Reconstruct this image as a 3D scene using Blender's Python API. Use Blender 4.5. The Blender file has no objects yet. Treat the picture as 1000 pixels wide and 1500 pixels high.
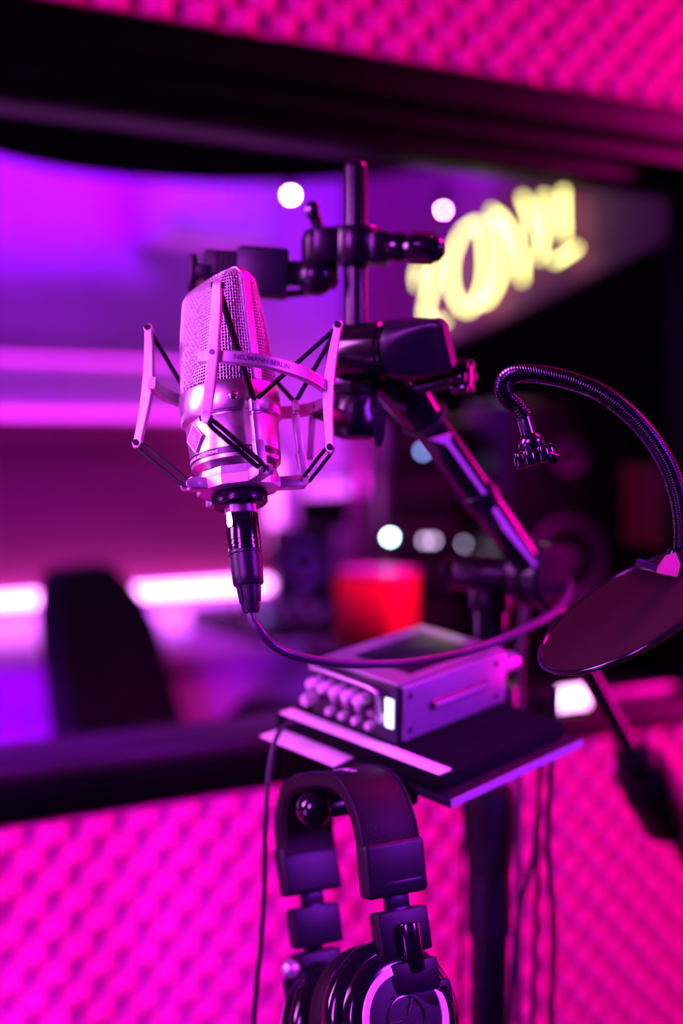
import bpy, bmesh, math, random
from mathutils import Vector, Matrix

random.seed(7)
V = Vector
R = math.radians
scene = bpy.context.scene
COL = scene.collection

# ------------------------------------------------------------------ camera
CAM = V((0.0, 0.0, 1.25))
PITCH = R(3.02)
FPX = 50.0 / 36.0 * 1500.0
cam_d = bpy.data.cameras.new('camera')
cam_d.sensor_fit = 'VERTICAL'
cam_d.sensor_height = 36.0
cam_d.sensor_width = 24.0
cam_d.lens = 50.0
cam_d.clip_start = 0.02
cam_d.dof.use_dof = True
cam_d.dof.focus_distance = 0.835
cam_d.dof.aperture_fstop = 2.5
cam = bpy.data.objects.new('camera', cam_d)
cam.location = CAM
cam.rotation_euler = (R(90) - PITCH, 0, 0)
COL.objects.link(cam)
scene.camera = cam
RT = V((1, 0, 0))
UP = V((0, math.sin(PITCH), math.cos(PITCH)))
FW = V((0, math.cos(PITCH), -math.sin(PITCH)))
Z = V((0, 0, 1))

# ------------------------------------------------------------------ world, view
world = bpy.data.worlds.new('world')
scene.world = world
world.use_nodes = True
world.node_tree.nodes['Background'].inputs[0].default_value = (0.10, 0.02, 0.20, 1)
world.node_tree.nodes['Background'].inputs[1].default_value = 0.02
scene.view_settings.view_transform = 'Standard'
scene.view_settings.look = 'None'
scene.view_settings.gamma = 1.0
scene.view_settings.use_curve_mapping = False
scene.view_settings.exposure = 0.0
scene.cycles.max_bounces = 8
scene.cycles.transparent_max_bounces = 12
scene.cycles.use_denoising = True
scene.cycles.sample_clamp_indirect = 6.0

# wall-aligned frame: s along the window wall (to the right, receding), h into the control room
TV = V((0.844, 0.536, 0)).normalized()
NV = V((-TV.y, TV.x, 0))
W0 = V((0, 1.6, 0))


def W(s, h, z):
    return W0 + TV * s + NV * h + Z * z


# ------------------------------------------------------------------ lights
def area(name, loc, target, color, power, sx, sy=None, spread=180):
    l = bpy.data.lights.new(name, 'AREA')
    l.shape = 'RECTANGLE'
    l.size = sx
    l.size_y = sy or sx
    l.energy = power
    l.color = color
    l.spread = R(spread)
    o = bpy.data.objects.new(name, l)
    o.location = loc
    o.rotation_euler = (V(target) - V(loc)).to_track_quat('-Z', 'Y').to_euler()
    COL.objects.link(o)
    return o


# studio lamps of the booth and an added front fill
area('violet_key_lamp', (-0.78, 0.78, 1.50), (-0.06, 0.87, 1.25), (0.86, 0.17, 1.0), 2.3, 0.22, 0.55, 60)
area('violet_front_fill', (-0.75, -0.25, 1.75), (-0.02, 0.87, 1.26), (0.66, 0.05, 1.0), 4.5, 0.3, 0.6, 60)  # weaker fill added for the faces turned to the camera
area('pink_wash_lamp', tuple(W(1.75, -0.42, 1.35)), tuple(W(0.70, 0, 1.30)), (1.0, 0.0, 0.42), 27, 0.14, 1.7, 62)
area('magenta_wash_lamp', tuple(W(-1.75, -0.58, 1.15)), tuple(W(-0.8, 0, 1.10)), (1.0, 0.0, 0.50), 6, 0.22, 1.7, 62)
area('violet_side_lamp', (0.9, 0.55, 1.5), (0.12, 0.97, 1.03), (0.42, 0.02, 1.0), 2.4, 0.2, 0.3, 40)
area('pink_rim_lamp', (0.70, 1.30, 2.05), (-0.02, 0.87, 1.28), (1.0, 0.0, 0.36), 3, 0.25, 0.25, 60)
area('violet_low_lamp', (-0.95, 0.35, 0.75), (0.1, 0.98, 1.02), (0.42, 0.05, 1.0), 6, 0.3, 0.5)
# lamps of the control room, with added fills
area('violet_room_lamp', tuple(W(0.1, 0.5, 2.2)), tuple(W(0.42, 2.0, 1.42)), (0.31, 0.0, 1.0), 25, 0.5, 0.3, 105)
area('magenta_cove_lamp', tuple(W(0.4, 1.75, 2.3)), tuple(W(0.4, 2.02, 1.95)), (0.80, 0.02, 1.0), 5, 1.2, 0.08)
area('violet_pelmet_lamp', (0.15, 2.85, 2.15), (0.30, 3.0, 1.82), (0.38, 0.02, 1.0), 1.6, 0.12, 0.12, 70)
area('violet_desk_front_fill', tuple(W(-0.35, 0.45, 0.55)), tuple(W(0.30, 1.32, 0.72)), (0.40, 0.0, 1.0), 5, 0.3, 0.2, 90)  # unseen light added low down to brighten the desk front

area('magenta_screen_lamp', tuple(W(1.12, 1.80, 1.12)), tuple(W(1.10, 2.02, 1.30)), (0.9, 0.10, 1.0), 4.0, 0.25, 0.06)
area('magenta_desk_fill', tuple(W(0.45, 1.42, 2.1)), tuple(W(0.45, 1.52, 0.8)), (0.62, 0.02, 1.0), 10, 0.8, 0.15, 60)  # unseen light added overhead to strengthen the glow on the desk
area('red_carton_fill', (0.33, 2.0, 1.72), (0.06, 2.35, 0.95), (1.0, 0.0, 0.45), 3.0, 0.12, 0.12, 50)  # added to brighten the red carton, no fixture belongs to it

# ------------------------------------------------------------------ pixel helpers (real depth d in metres along the lens axis)


def ray(px, py):
    return FW + RT * ((px - 500) / FPX) + UP * ((750 - py) / FPX)


def P(px, py, d):
    return CAM + ray(px, py) * d


def hit(px, py, point, normal):
    r = ray(px, py)
    return CAM + r * ((V(point) - CAM).dot(normal) / r.dot(normal))


def WH(px, py, h):
    return hit(px, py, W(0, h, 0), NV)


def ZH(px, py, z):
    return hit(px, py, V((0, 0, z)), Z)


# ------------------------------------------------------------------ materials
MATS = {}


def mat(name, color, rough=0.5, metal=0.0, noise=0.0, nscale=60.0, bump=0.0, bscale=400.0, coat=0.0, emit=None, estr=0.0,
        spec=0.5, aniso=0.0):
    m = bpy.data.materials.new(name)
    m.use_nodes = True
    nt = m.node_tree
    b = nt.nodes['Principled BSDF']
    b.inputs['Base Color'].default_value = (*color, 1)
    b.inputs['Roughness'].default_value = rough
    b.inputs['Metallic'].default_value = metal
    b.inputs['Coat Weight'].default_value = coat
    b.inputs['Specular IOR Level'].default_value = spec
    b.inputs['Anisotropic'].default_value = aniso
    if emit:
        b.inputs['Emission Color'].default_value = (*emit, 1)
        b.inputs['Emission Strength'].default_value = estr
    tc = nt.nodes.new('ShaderNodeTexCoord')
    if noise > 0:
        n = nt.nodes.new('ShaderNodeTexNoise')
        n.inputs['Scale'].default_value = nscale
        n.inputs['Detail'].default_value = 4
        nt.links.new(tc.outputs['Object'], n.inputs['Vector'])
        r = nt.nodes.new('ShaderNodeMapRange')
        r.inputs['To Min'].default_value = max(0.02, rough - noise)
        r.inputs['To Max'].default_value = min(1.0, rough + noise)
        nt.links.new(n.outputs['Fac'], r.inputs['Value'])
        nt.links.new(r.outputs['Result'], b.inputs['Roughness'])
        mx = nt.nodes.new('ShaderNodeMix')
        mx.data_type = 'RGBA'
        mx.inputs['A'].default_value = (*[c * 0.85 for c in color], 1)
        mx.inputs['B'].default_value = (*[min(1, c * 1.12) for c in color], 1)
        nt.links.new(n.outputs['Fac'], mx.inputs['Factor'])
        nt.links.new(mx.outputs['Result'], b.inputs['Base Color'])
    if bump > 0:
        n2 = nt.nodes.new('ShaderNodeTexNoise')
        n2.inputs['Scale'].default_value = bscale
        n2.inputs['Detail'].default_value = 3
        nt.links.new(tc.outputs['Object'], n2.inputs['Vector'])
        bp = nt.nodes.new('ShaderNodeBump')
        bp.inputs['Strength'].default_value = bump
        bp.inputs['Distance'].default_value = 0.001
        nt.links.new(n2.outputs['Fac'], bp.inputs['Height'])
        nt.links.new(bp.outputs['Normal'], b.inputs['Normal'])
    MATS[name] = m
    return m


mat('satin_nickel', (0.80, 0.68, 0.78), 0.30, 1.0, noise=0.04, nscale=300, bump=0.04, bscale=2500)
mat('mount_silver', (0.64, 0.54, 0.64), 0.40, 0.8, noise=0.05, nscale=200, bump=0.05, bscale=1500)
mat('wire_mesh', (0.70, 0.58, 0.70), 0.34, 0.9, noise=0.05, nscale=500)
mat('inner_gauze', (0.012, 0.006, 0.014), 0.6, 0.5, noise=0.1, nscale=900, bump=0.5, bscale=3000)
mat('stripe_black', (0.008, 0.004, 0.014), 0.35, 0.0, noise=0.05)
mat('print_white', (0.85, 0.82, 0.85), 0.5, noise=0.03)
mat('print_dark', (0.06, 0.02, 0.08), 0.6, noise=0.03)
mat('badge_pink', (0.50, 0.08, 0.20), 0.4, 0.2, noise=0.05, nscale=400)
mat('elastic', (0.004, 0.003, 0.006), 0.75, noise=0.08, nscale=800, bump=0.5, bscale=2500, spec=0.3)
mat('black_gloss', (0.004, 0.003, 0.007), 0.14, noise=0.04, nscale=120, coat=0.15, spec=0.4)
mat('black_satin', (0.005, 0.003, 0.009), 0.26, noise=0.05, nscale=150, bump=0.05, bscale=1500, spec=0.3)
mat('black_plastic', (0.006, 0.004, 0.011), 0.42, noise=0.06, nscale=150, bump=0.15, bscale=2000, spec=0.22)
mat('plastic_violet_black', (0.008, 0.0045, 0.018), 0.36, noise=0.06, nscale=150, bump=0.1, bscale=1800, spec=0.3)
mat('black_rubber', (0.006, 0.004, 0.009), 0.6, noise=0.08, nscale=200, bump=0.2, bscale=1200, spec=0.22)
mat('chrome', (0.80, 0.78, 0.82), 0.10, 1.0, noise=0.03, nscale=100)
mat('dark_chrome', (0.10, 0.08, 0.13), 0.22, 1.0, noise=0.04, nscale=300)
mat('highlight_and_ring_metal', (0.85, 0.72, 0.86), 0.5, 0.6, noise=0.05, nscale=100)  # pale metal of the boom's highlight strip and the earcup rings
mat('leatherette', (0.010, 0.005, 0.009), 0.5, noise=0.1, nscale=250, bump=0.5, bscale=700, spec=0.10)
mat('interface_metal', (0.42, 0.36, 0.48), 0.30, 0.7, noise=0.05, nscale=200, bump=0.05, bscale=1500)
mat('panel_dark', (0.012, 0.007, 0.022), 0.35, 0.3, noise=0.05, nscale=100)
mat('knob_grey', (0.55, 0.48, 0.56), 0.35, 0.2, noise=0.05, nscale=300)
mat('foam_pad', (0.004, 0.002, 0.006), 0.95, noise=0.04, nscale=400, bump=1.0, bscale=900, spec=0.05)
mat('tray_black', (0.006, 0.003, 0.010), 0.45, noise=0.08, nscale=60, spec=0.22)
mat('tray_edge', (0.40, 0.30, 0.46), 0.35, 0.3, noise=0.05, nscale=60)
mat('white_tape', (0.85, 0.80, 0.85), 0.55, noise=0.05, nscale=120, bump=0.2, bscale=600)
mat('pop_gauze', (0.028, 0.010, 0.014), 0.8, noise=0.08, nscale=2500, bump=0.8, bscale=3500, spec=0.08)
mat('cable_violet', (0.030, 0.016, 0.05), 0.38, noise=0.05, nscale=200)
mat('cable_black', (0.005, 0.003, 0.007), 0.5, noise=0.05, nscale=200)
mat('frame_black', (0.0016, 0.001, 0.003), 0.38, noise=0.08, nscale=20, bump=0.05, bscale=300, spec=0.03)
mat('foam_pink', (0.92, 0.05, 0.52), 0.95, noise=0.04, nscale=300, bump=0.6, bscale=900, spec=0.2)
mat('booth_paint', (0.06, 0.03, 0.07), 0.8, noise=0.05, nscale=20, bump=0.1, bscale=200)
mat('carpet', (0.05, 0.03, 0.06), 0.95, noise=0.04, nscale=300, bump=1.0, bscale=900)
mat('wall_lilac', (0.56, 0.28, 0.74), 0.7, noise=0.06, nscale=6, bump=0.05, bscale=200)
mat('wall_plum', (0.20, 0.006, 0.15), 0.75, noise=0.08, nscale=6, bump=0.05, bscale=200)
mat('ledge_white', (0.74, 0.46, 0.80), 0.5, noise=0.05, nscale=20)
mat('maroon_fabric', (0.17, 0.007, 0.075), 0.9, noise=0.05, nscale=40, bump=0.5, bscale=600)
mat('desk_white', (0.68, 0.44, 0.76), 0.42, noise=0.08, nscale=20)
mat('red_card', (0.85, 0.025, 0.04), 0.45, noise=0.08, nscale=30)
mat('dark_red', (0.30, 0.01, 0.02), 0.6, noise=0.08, nscale=20)
mat('charcoal_fabric', (0.003, 0.002, 0.004), 0.95, noise=0.03, nscale=60, bump=0.8, bscale=500, spec=0.0)
mat('chair_fabric', (0.003, 0.002, 0.006), 0.7, noise=0.05, nscale=60, bump=0.8, bscale=500, spec=0.3)
mat('sill_paint', (0.014, 0.008, 0.022), 0.4, noise=0.06, nscale=20)
mat('indicator_navy', (0.3, 0.4, 0.9), 0.3, emit=(0.10, 0.22, 1.0), estr=1.5)
mat('speaker_cone', (0.16, 0.10, 0.26), 0.5, noise=0.05, nscale=60)
mat('led_white', (0.9, 0.85, 0.9), 0.4, emit=(1.0, 0.28, 1.0), estr=10.0)
mat('led_magenta', (0.9, 0.6, 0.9), 0.4, emit=(1.0, 0.03, 1.0), estr=2.0)
mat('led_backlight', (0.9, 0.6, 0.9), 0.4, emit=(1.0, 0.16, 1.0), estr=3.0)
mat('led_panel', (0.9, 0.9, 0.9), 0.4, emit=(1.0, 0.5, 1.0), estr=4.0)
mat('neon', (0.9, 0.9, 0.5), 0.3, emit=(1.0, 1.0, 0.27), estr=7.8)
mat('bulb_white', (0.9, 0.9, 0.9), 0.3, emit=(1.0, 0.62, 0.9), estr=170.0)
mat('bulb_pink', (0.9, 0.8, 0.9), 0.3, emit=(1.0, 0.30, 0.85), estr=120.0)
mat('indicator_cyan', (0.8, 0.9, 0.9), 0.3, emit=(0.55, 1.0, 1.0), estr=55.0)
mat('indicator_blue', (0.6, 0.7, 0.9), 0.3, emit=(0.25, 0.45, 1.0), estr=12.0)
mat('indicator_dim', (0.8, 0.8, 0.9), 0.3, emit=(0.8, 0.65, 1.0), estr=7.0)
mat('display_white', (0.8, 0.9, 0.85), 0.3, emit=(0.75, 1.0, 0.92), estr=1.6)


def glass_mat():
    m = bpy.data.materials.new('pane_glass')
    m.use_nodes = True
    nt = m.node_tree
    nt.nodes.remove(nt.nodes['Principled BSDF'])
    tr = nt.nodes.new('ShaderNodeBsdfTransparent')
    tr.inputs[0].default_value = (0.94, 0.92, 0.96, 1)
    gl = nt.nodes.new('ShaderNodeBsdfGlossy')
    gl.inputs['Roughness'].default_value = 0.02
    fr = nt.nodes.new('ShaderNodeFresnel')
    fr.inputs['IOR'].default_value = 1.30
    mx = nt.nodes.new('ShaderNodeMixShader')
    nt.links.new(fr.outputs[0], mx.inputs[0])
    nt.links.new(tr.outputs[0], mx.inputs[1])
    nt.links.new(gl.outputs[0], mx.inputs[2])
    nt.links.new(mx.outputs[0], nt.nodes['Material Output'].inputs[0])
    MATS['pane_glass'] = m


glass_mat()

# ------------------------------------------------------------------ mesh helpers


def frame_from(zdir, xhint=None):
    z = V(zdir).normalized()
    x = V(xhint) if xhint is not None else (V((1, 0, 0)) if abs(z.x) < 0.9 else V((0, 1, 0)))
    x = (x - z * x.dot(z)).normalized()
    y = z.cross(x)
    return x, y, z


def mtx(origin, x, y, z):
    m = Matrix.Identity(4)
    for i in range(3):
        m[i][0], m[i][1], m[i][2], m[i][3] = x[i], y[i], z[i], origin[i]
    return m


def tube(bm, pts, r, seg=12, caps=True, closed=False, flat=None):
    """tube along pts; r scalar or list; parallel transported"""
    pts = [V(p) for p in pts]
    n = len(pts)
    rr = r if isinstance(r, (list, tuple)) else [r] * n
    tang = []
    for i in range(n):
        if closed:
            t = pts[(i + 1) % n] - pts[(i - 1) % n]
        else:
            t = pts[min(i + 1, n - 1)] - pts[max(i - 1, 0)]
        tang.append(t.normalized() if t.length > 1e-9 else V((0, 0, 1)))
    x, y, _ = frame_from(tang[0])
    rings = []
    for i in range(n):
        t = tang[i]
        x = x - t * x.dot(t)
        x = x.normalized() if x.length > 1e-6 else frame_from(t)[0]
        y = t.cross(x)
        ring = []
        for k in range(seg):
            a = 2 * math.pi * k / seg
            ring.append(bm.verts.new(pts[i] + (x * math.cos(a) + y * math.sin(a)) * rr[i]))
        rings.append(ring)
    m = n if closed else n - 1
    for i in range(m):
        a, b = rings[i], rings[(i + 1) % n]
        for k in range(seg):
            bm.faces.new((a[k], a[(k + 1) % seg], b[(k + 1) % seg], b[k]))
    if caps and not closed:
        bm.faces.new(list(reversed(rings[0])))
        bm.faces.new(rings[-1])
    return bm


def spline(pts, n=10, closed=False):
    pts = [V(p) for p in pts]
    out = []
    m = len(pts)
    rng = range(m) if closed else range(m - 1)
    for i in rng:
        if closed:
            p0, p1, p2, p3 = pts[i - 1], pts[i], pts[(i + 1) % m], pts[(i + 2) % m]
        else:
            p0, p1, p2, p3 = pts[max(i - 1, 0)], pts[i], pts[i + 1], pts[min(i + 2, m - 1)]
        for k in range(n):
            t = k / n
            out.append(0.5 * ((2 * p1) + (p2 - p0) * t + (2 * p0 - 5 * p1 + 4 * p2 - p3) * t * t + (3 * p1 - p0 - 3 * p2 + p3) * t ** 3))
    if not closed:
        out.append(pts[-1])
    return out


def lathe(bm, prof, M=None, seg=48):
    """prof: list of (r, z) bottom to top or any order, revolved about local Z"""
    M = M or Matrix.Identity(4)
    rings = []
    for r, z in prof:
        if r < 1e-7:
            rings.append([bm.verts.new(M @ V((0, 0, z)))])
        else:
            rings.append([bm.verts.new(M @ V((r * math.cos(2 * math.pi * k / seg), r * math.sin(2 * math.pi * k / seg), z))) for k in range(seg)])
    for a, b in zip(rings, rings[1:]):
        for k in range(seg):
            k2 = (k + 1) % seg
            if len(a) == 1 and len(b) == 1:
                continue
            if len(a) == 1:
                bm.faces.new((a[0], b[k2], b[k]))
            elif len(b) == 1:
                bm.faces.new((a[k], a[k2], b[0]))
            else:
                bm.faces.new((a[k], a[k2], b[k2], b[k]))
    return bm


def cyl(bm, p0, p1, r0, r1=None, seg=24, bev=0.0):
    r1 = r0 if r1 is None else r1
    p0, p1 = V(p0), V(p1)
    L = (p1 - p0).length
    x, y, z = frame_from(p1 - p0)
    M = mtx(p0, x, y, z)
    if bev > 0:
        pr = [(0, 0), (r0 - bev, 0), (r0 - bev * .3, bev * .3), (r0, bev), (r1, L - bev), (r1 - bev * .3, L - bev * .3), (r1 - bev, L), (0, L)]
    else:
        pr = [(0, 0), (r0, 0), (r1, L), (0, L)]
    return lathe(bm, pr, M, seg)


def box(bm, size, M=None, bevel=0.0, seg=2):
    M = M or Matrix.Identity(4)
    S = Matrix.Diagonal((size[0], size[1], size[2], 1))
    r = bmesh.ops.create_cube(bm, size=1.0, matrix=M @ S)
    if bevel > 0:
        es = set()
        for v in r['verts']:
            es.update(v.link_edges)
        bmesh.ops.bevel(bm, geom=list(es), offset=bevel, segments=seg, profile=0.5, affect='EDGES')
    return bm


def beam(bm, p0, p1, w, hgt, side, bevel=0.0):
    """box from p0 to p1, width w along the side hint, height hgt on the third axis"""
    p0, p1 = V(p0), V(p1)
    x, y, z = frame_from(p1 - p0, side)
    return box(bm, (w, hgt, (p1 - p0).length), mtx((p0 + p1) / 2, x, y, z), bevel)


def prism(bm, poly, depth, M):
    """poly in local XY extruded along local Z, centred"""
    a = [bm.verts.new(M @ V((x, y, -depth / 2))) for x, y in poly]
    b = [bm.verts.new(M @ V((x, y, depth / 2))) for x, y in poly]
    n = len(poly)
    bm.faces.new(list(reversed(a)))
    bm.faces.new(b)
    for i in range(n):
        j = (i + 1) % n
        bm.faces.new((a[i], a[j], b[j], b[i]))
    return bm


def sphere(bm, c, r, seg=20, sc=(1, 1, 1)):
    M = Matrix.Translation(V(c)) @ Matrix.Diagonal((r * sc[0], r * sc[1], r * sc[2], 1))
    bmesh.ops.create_uvsphere(bm, u_segments=seg, v_segments=max(8, seg // 2), radius=1.0, matrix=M)
    return bm


def mesh_of(bm, name, angle=40):
    bmesh.ops.recalc_face_normals(bm, faces=bm.faces[:])
    me = bpy.data.meshes.new(name)
    bm.to_mesh(me)
    bm.free()
    me.polygons.foreach_set('use_smooth', [True] * len(me.polygons))
    me.set_sharp_from_angle(angle=R(angle))
    return me


NB = bmesh.new


class Thing:
    """an Empty at the thing's base that parents its parts; parts are given in world coordinates unless local=True"""

    def __init__(self, name, label, cat, M, group=None, kind=None):
        self.o = bpy.data.objects.new(name, None)
        COL.objects.link(self.o)
        if not isinstance(M, Matrix):
            M = Matrix.Translation(V(M))
        self.M = M
        self.Mi = M.inverted()
        self.o.matrix_world = M
        self.o.empty_display_size = 0.02
        if label:
            self.o['label'] = label
        if cat:
            self.o['category'] = cat
        if group:
            self.o['group'] = group
        if kind:
            self.o['kind'] = kind

    def part(self, name, bm, m, local=False, parent=None, label=None, angle=40, kind=None):
        if not local:
            bm.transform(self.Mi)
        me = bm if isinstance(bm, bpy.types.Mesh) else mesh_of(bm, name, angle)
        return self.add(name, me, m, parent, label, kind)

    def add(self, name, me, m, parent=None, label=None, kind=None):
        o = bpy.data.objects.new(name, me)
        COL.objects.link(o)
        if not me.materials:
            me.materials.append(MATS[m])
        o.parent = parent or self.o
        if label:
            o['label'] = label
        if kind:
            o['kind'] = kind
        return o


def single(name, bm, m, label=None, cat=None, kind=None, group=None, angle=40):
    """a thing that is one mesh, with its origin at its base centre"""
    me = mesh_of(bm, name, angle)
    xs = [v.co for v in me.vertices]
    c = V((sum(v.x for v in xs) / len(xs), sum(v.y for v in xs) / len(xs), min(v.z for v in xs)))
    me.transform(Matrix.Translation(-c))
    me.materials.append(MATS[m])
    o = bpy.data.objects.new(name, me)
    o.location = c
    COL.objects.link(o)
    for k, val in (('label', label), ('category', cat), ('kind', kind), ('group', group)):
        if val:
            o[k] = val
    return o


def text_bm(body, size, extrude=0.0, bold=0.0, align='LEFT', spacing=1.0):
    """flat lettering as a bmesh in local XY"""
    c = bpy.data.curves.new('lettering', 'FONT')
    c.body = body
    c.size = size
    c.extrude = extrude
    c.offset = bold
    c.align_x = align
    c.space_character = spacing
    c.resolution_u = 3
    o = bpy.data.objects.new('lettering_tmp', c)
    COL.objects.link(o)
    dg = bpy.context.evaluated_depsgraph_get()
    me = bpy.data.meshes.new_from_object(o.evaluated_get(dg))
    bpy.data.objects.remove(o)
    bpy.data.curves.remove(c)
    bm = NB()
    bm.from_mesh(me)
    bpy.data.meshes.remove(me)
    return bm


def wrap(bm, radius, th0, z0):
    """wrap flat lettering round the local Z axis, facing outwards; th measured from -Y towards +X"""
    for v in bm.verts:
        th = th0 + v.co.x / (radius(th0) if callable(radius) else radius)
        r = (radius(th) if callable(radius) else radius) + v.co.z
        v.co = V((r * math.sin(th), -r * math.cos(th), z0 + v.co.y))
    return bm


# ================================================================== THE SETTING
WIN_S0, WIN_S1 = -0.95, 0.66
WIN_Z0, WIN_Z1 = 0.874, 1.668
WT = 0.10   # wall thickness


def wbox(bm, s0, s1, h0, h1, z0, z1, bevel=0.0):
    c = W((s0 + s1) / 2, (h0 + h1) / 2, (z0 + z1) / 2)
    return box(bm, (s1 - s0, h1 - h0, z1 - z0), mtx(c, TV, NV, Z), bevel)


CEIL = 2.45
bm = NB()
wbox(bm, -2.2, WIN_S0, 0, WT, 0, CEIL)
wbox(bm, WIN_S1, 2.0, 0, WT, 0, CEIL)
wbox(bm, WIN_S0, WIN_S1, 0, WT, 0, WIN_Z0)
wbox(bm, WIN_S0, WIN_S1, 0, WT, WIN_Z1, CEIL)
wf = single('wall_front', bm, 'booth_paint', 'booth wall faced with hot pink egg-crate foam around the window', kind='structure')


def foam_mesh():
    n, per, amp = 8, 0.048, 0.026
    L = n * per
    seg = n * 8
    vs, fs = [], []
    for j in range(seg + 1):
        for i in range(seg + 1):
            x, y = i * L / seg, j * L / seg
            hgt = 0.012 + amp * (0.5 + 0.5 * math.sin(2 * math.pi * x / per) * math.sin(2 * math.pi * y / per))
            vs.append((x, -hgt, y))
    for j in range(seg):
        for i in range(seg):
            a = j * (seg + 1) + i
            fs.append((a, a + 1, a + seg + 2, a + seg + 1))
    b0 = len(vs)
    vs += [(0, -0.001, 0), (L, -0.001, 0), (L, -0.001, L), (0, -0.001, L)]
    fs.append((b0 + 3, b0 + 2, b0 + 1, b0))
    edge = [i for i in range(seg + 1)]
    fs.append(tuple(reversed([b0 + 1, b0] + edge)))
    fs.append(tuple(reversed([b0 + 3, b0 + 2] + [seg * (seg + 1) + i for i in reversed(range(seg + 1))])))
    fs.append(tuple(reversed([b0, b0 + 3] + [j * (seg + 1) for j in reversed(range(seg + 1))])))
    fs.append(tuple(reversed([b0 + 2, b0 + 1] + [j * (seg + 1) + seg for j in range(seg + 1)])))
    me = bpy.data.meshes.new('foam_tile')
    me.from_pydata(vs, [], fs)
    me.polygons.foreach_set('use_smooth', [True] * len(me.polygons))
    me.materials.append(MATS['foam_pink'])
    return me


foam_me = foam_mesh()
FL = 0.384
WFI = wf.matrix_world.inverted() if False else Matrix.Translation(-V(wf.location))
for col in range(-4, 5):
    s0 = col * FL - 0.10
    for z0 in (WIN_Z1 + 0.004, WIN_Z1 + 0.004 + FL, WIN_Z0 - 0.004 - FL, WIN_Z0 - 0.004 - 2 * FL):
        o = bpy.data.objects.new('foam_tile', foam_me)
        COL.objects.link(o)
        o.parent = wf
        o.matrix_local = WFI @ mtx(W(s0, 0, z0), TV, NV, Z)

# window: frame boards, sill, pane
win = Thing('window_1', 'wide black-framed control room window with a single glass pane', None, W(-0.1, 0, WIN_Z0), kind='structure')
F0 = -0.034
bm = NB()
wbox(bm, WIN_S0, WIN_S1, F0, 0.02, WIN_Z1 - 0.040, WIN_Z1, 0.004)
wbox(bm, WIN_S0, WIN_S1, -0.012, 0.06, WIN_Z1 - 0.066, WIN_Z1 - 0.038, 0.006)
wbox(bm, WIN_S0, WIN_S1, 0.02, WT, WIN_Z1 - 0.086, WIN_Z1 - 0.060, 0.004)
win.part('head_rail', bm, 'frame_black')
bm = NB()
wbox(bm, WIN_S0, WIN_S1, F0, 0.03, WIN_Z0, WIN_Z0 + 0.034, 0.004)
win.part('sill', bm, 'frame_black')
bm = NB()
wbox(bm, WIN_S0, WIN_S1, -0.004, WT, WIN_Z0 + 0.028, WIN_Z0 + 0.052, 0.006)
win.part('sill_board', bm, 'sill_paint')
for s0, s1 in ((WIN_S0, WIN_S0 + 0.06), (WIN_S1 - 0.06, WIN_S1)):
    bm = NB()
    wbox(bm, s0, s1, F0, WT, WIN_Z0 + 0.03, WIN_Z1 - 0.035, 0.004)
    win.part('jamb', bm, 'frame_black')
bm = NB()
wbox(bm, WIN_S0 + 0.05, WIN_S1 - 0.05, 0.062, 0.068, WIN_Z0 + 0.045, WIN_Z1 - 0.075)
win.part('pane', bm, 'pane_glass', label='clear glass pane')

# booth shell
bm = NB()
wbox(bm, -2.2, 2.0, -3.0, 3.0, -0.05, 0.0)
single('floor', bm, 'carpet', 'dark carpeted floor', kind='structure')
bm = NB()
wbox(bm, -2.2, 2.0, -3.0, 3.0, CEIL, CEIL + 0.05)
single('ceiling', bm, 'booth_paint', 'dark painted ceiling', kind='structure')
bm = NB()
wbox(bm, -2.2, -2.1, -3.0, 0, 0, CEIL)
single('wall_left', bm, 'booth_paint', 'dark booth side wall', kind='structure')
bm = NB()
wbox(bm, 1.9, 2.0, -3.0, 0, 0, CEIL)
single('wall_right', bm, 'booth_paint', 'dark booth side wall opposite', kind='structure')
bm = NB()
wbox(bm, -2.1, 1.9, -3.0, -2.9, 0, CEIL)
single('wall_rear', bm, 'booth_paint', 'dark booth wall behind the camera', kind='structure')

# control room shell
HB = 2.0
bm = NB()
wbox(bm, -2.2, 1.3, HB, HB + 0.08, 0, CEIL)
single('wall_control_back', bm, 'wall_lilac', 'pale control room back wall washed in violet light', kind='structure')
bm = NB()
wbox(bm, -2.2, -2.1, WT, HB, 0, CEIL)
single('wall_control_left', bm, 'wall_lilac', 'pale control room side wall', kind='structure')
# splayed right wall
RW_P = V((0.4325, 2.5, 0))
RW_D = V((-0.288, 1.0, 0)).normalized()
RW_N = V((-RW_D.y, RW_D.x, 0))       # into the room (towards the left)


def RWp(px, py, off=0.0):
    return hit(px, py, RW_P + RW_N * off, RW_N)


kA, kB = -0.45, 1.55
bm = NB()
c = RW_P + RW_D * ((kA + kB) / 2) - RW_N * 0.04 + Z * (CEIL / 2)
box(bm, (0.08, kB - kA, CEIL), mtx(c, -RW_N, RW_D, Z))
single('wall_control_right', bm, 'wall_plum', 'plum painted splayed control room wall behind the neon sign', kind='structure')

# ================================================================== MICROPHONE
def body_frame(origin, lean, back, yaw=0.0):
    u = (RT * math.tan(R(lean)) + UP + FW * math.tan(R(back))).normalized()
    tw = (-FW + u * FW.dot(u)).normalized()
    rt = u.cross(tw)
    th = R(yaw)
    front = tw * math.cos(th) + rt * math.sin(th)
    x = rt * math.cos(th) - tw * math.sin(th)
    return mtx(origin, x, -front, u)


mm = 0.001
MIC_O = P(347, 693, 0.86)
MIC_YAW = -49
M_MIC = body_frame(MIC_O, -6.8, 13, MIC_YAW)
M_MIC0 = body_frame(MIC_O, -6.8, 13, 0)
mic = Thing('condenser_microphone', 'satin silver large-diaphragm condenser microphone with woven wire head in the shock mount', 'microphone', M_MIC)


def sc(prof):
    return [(r * mm, z * mm) for r, z in prof]


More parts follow.
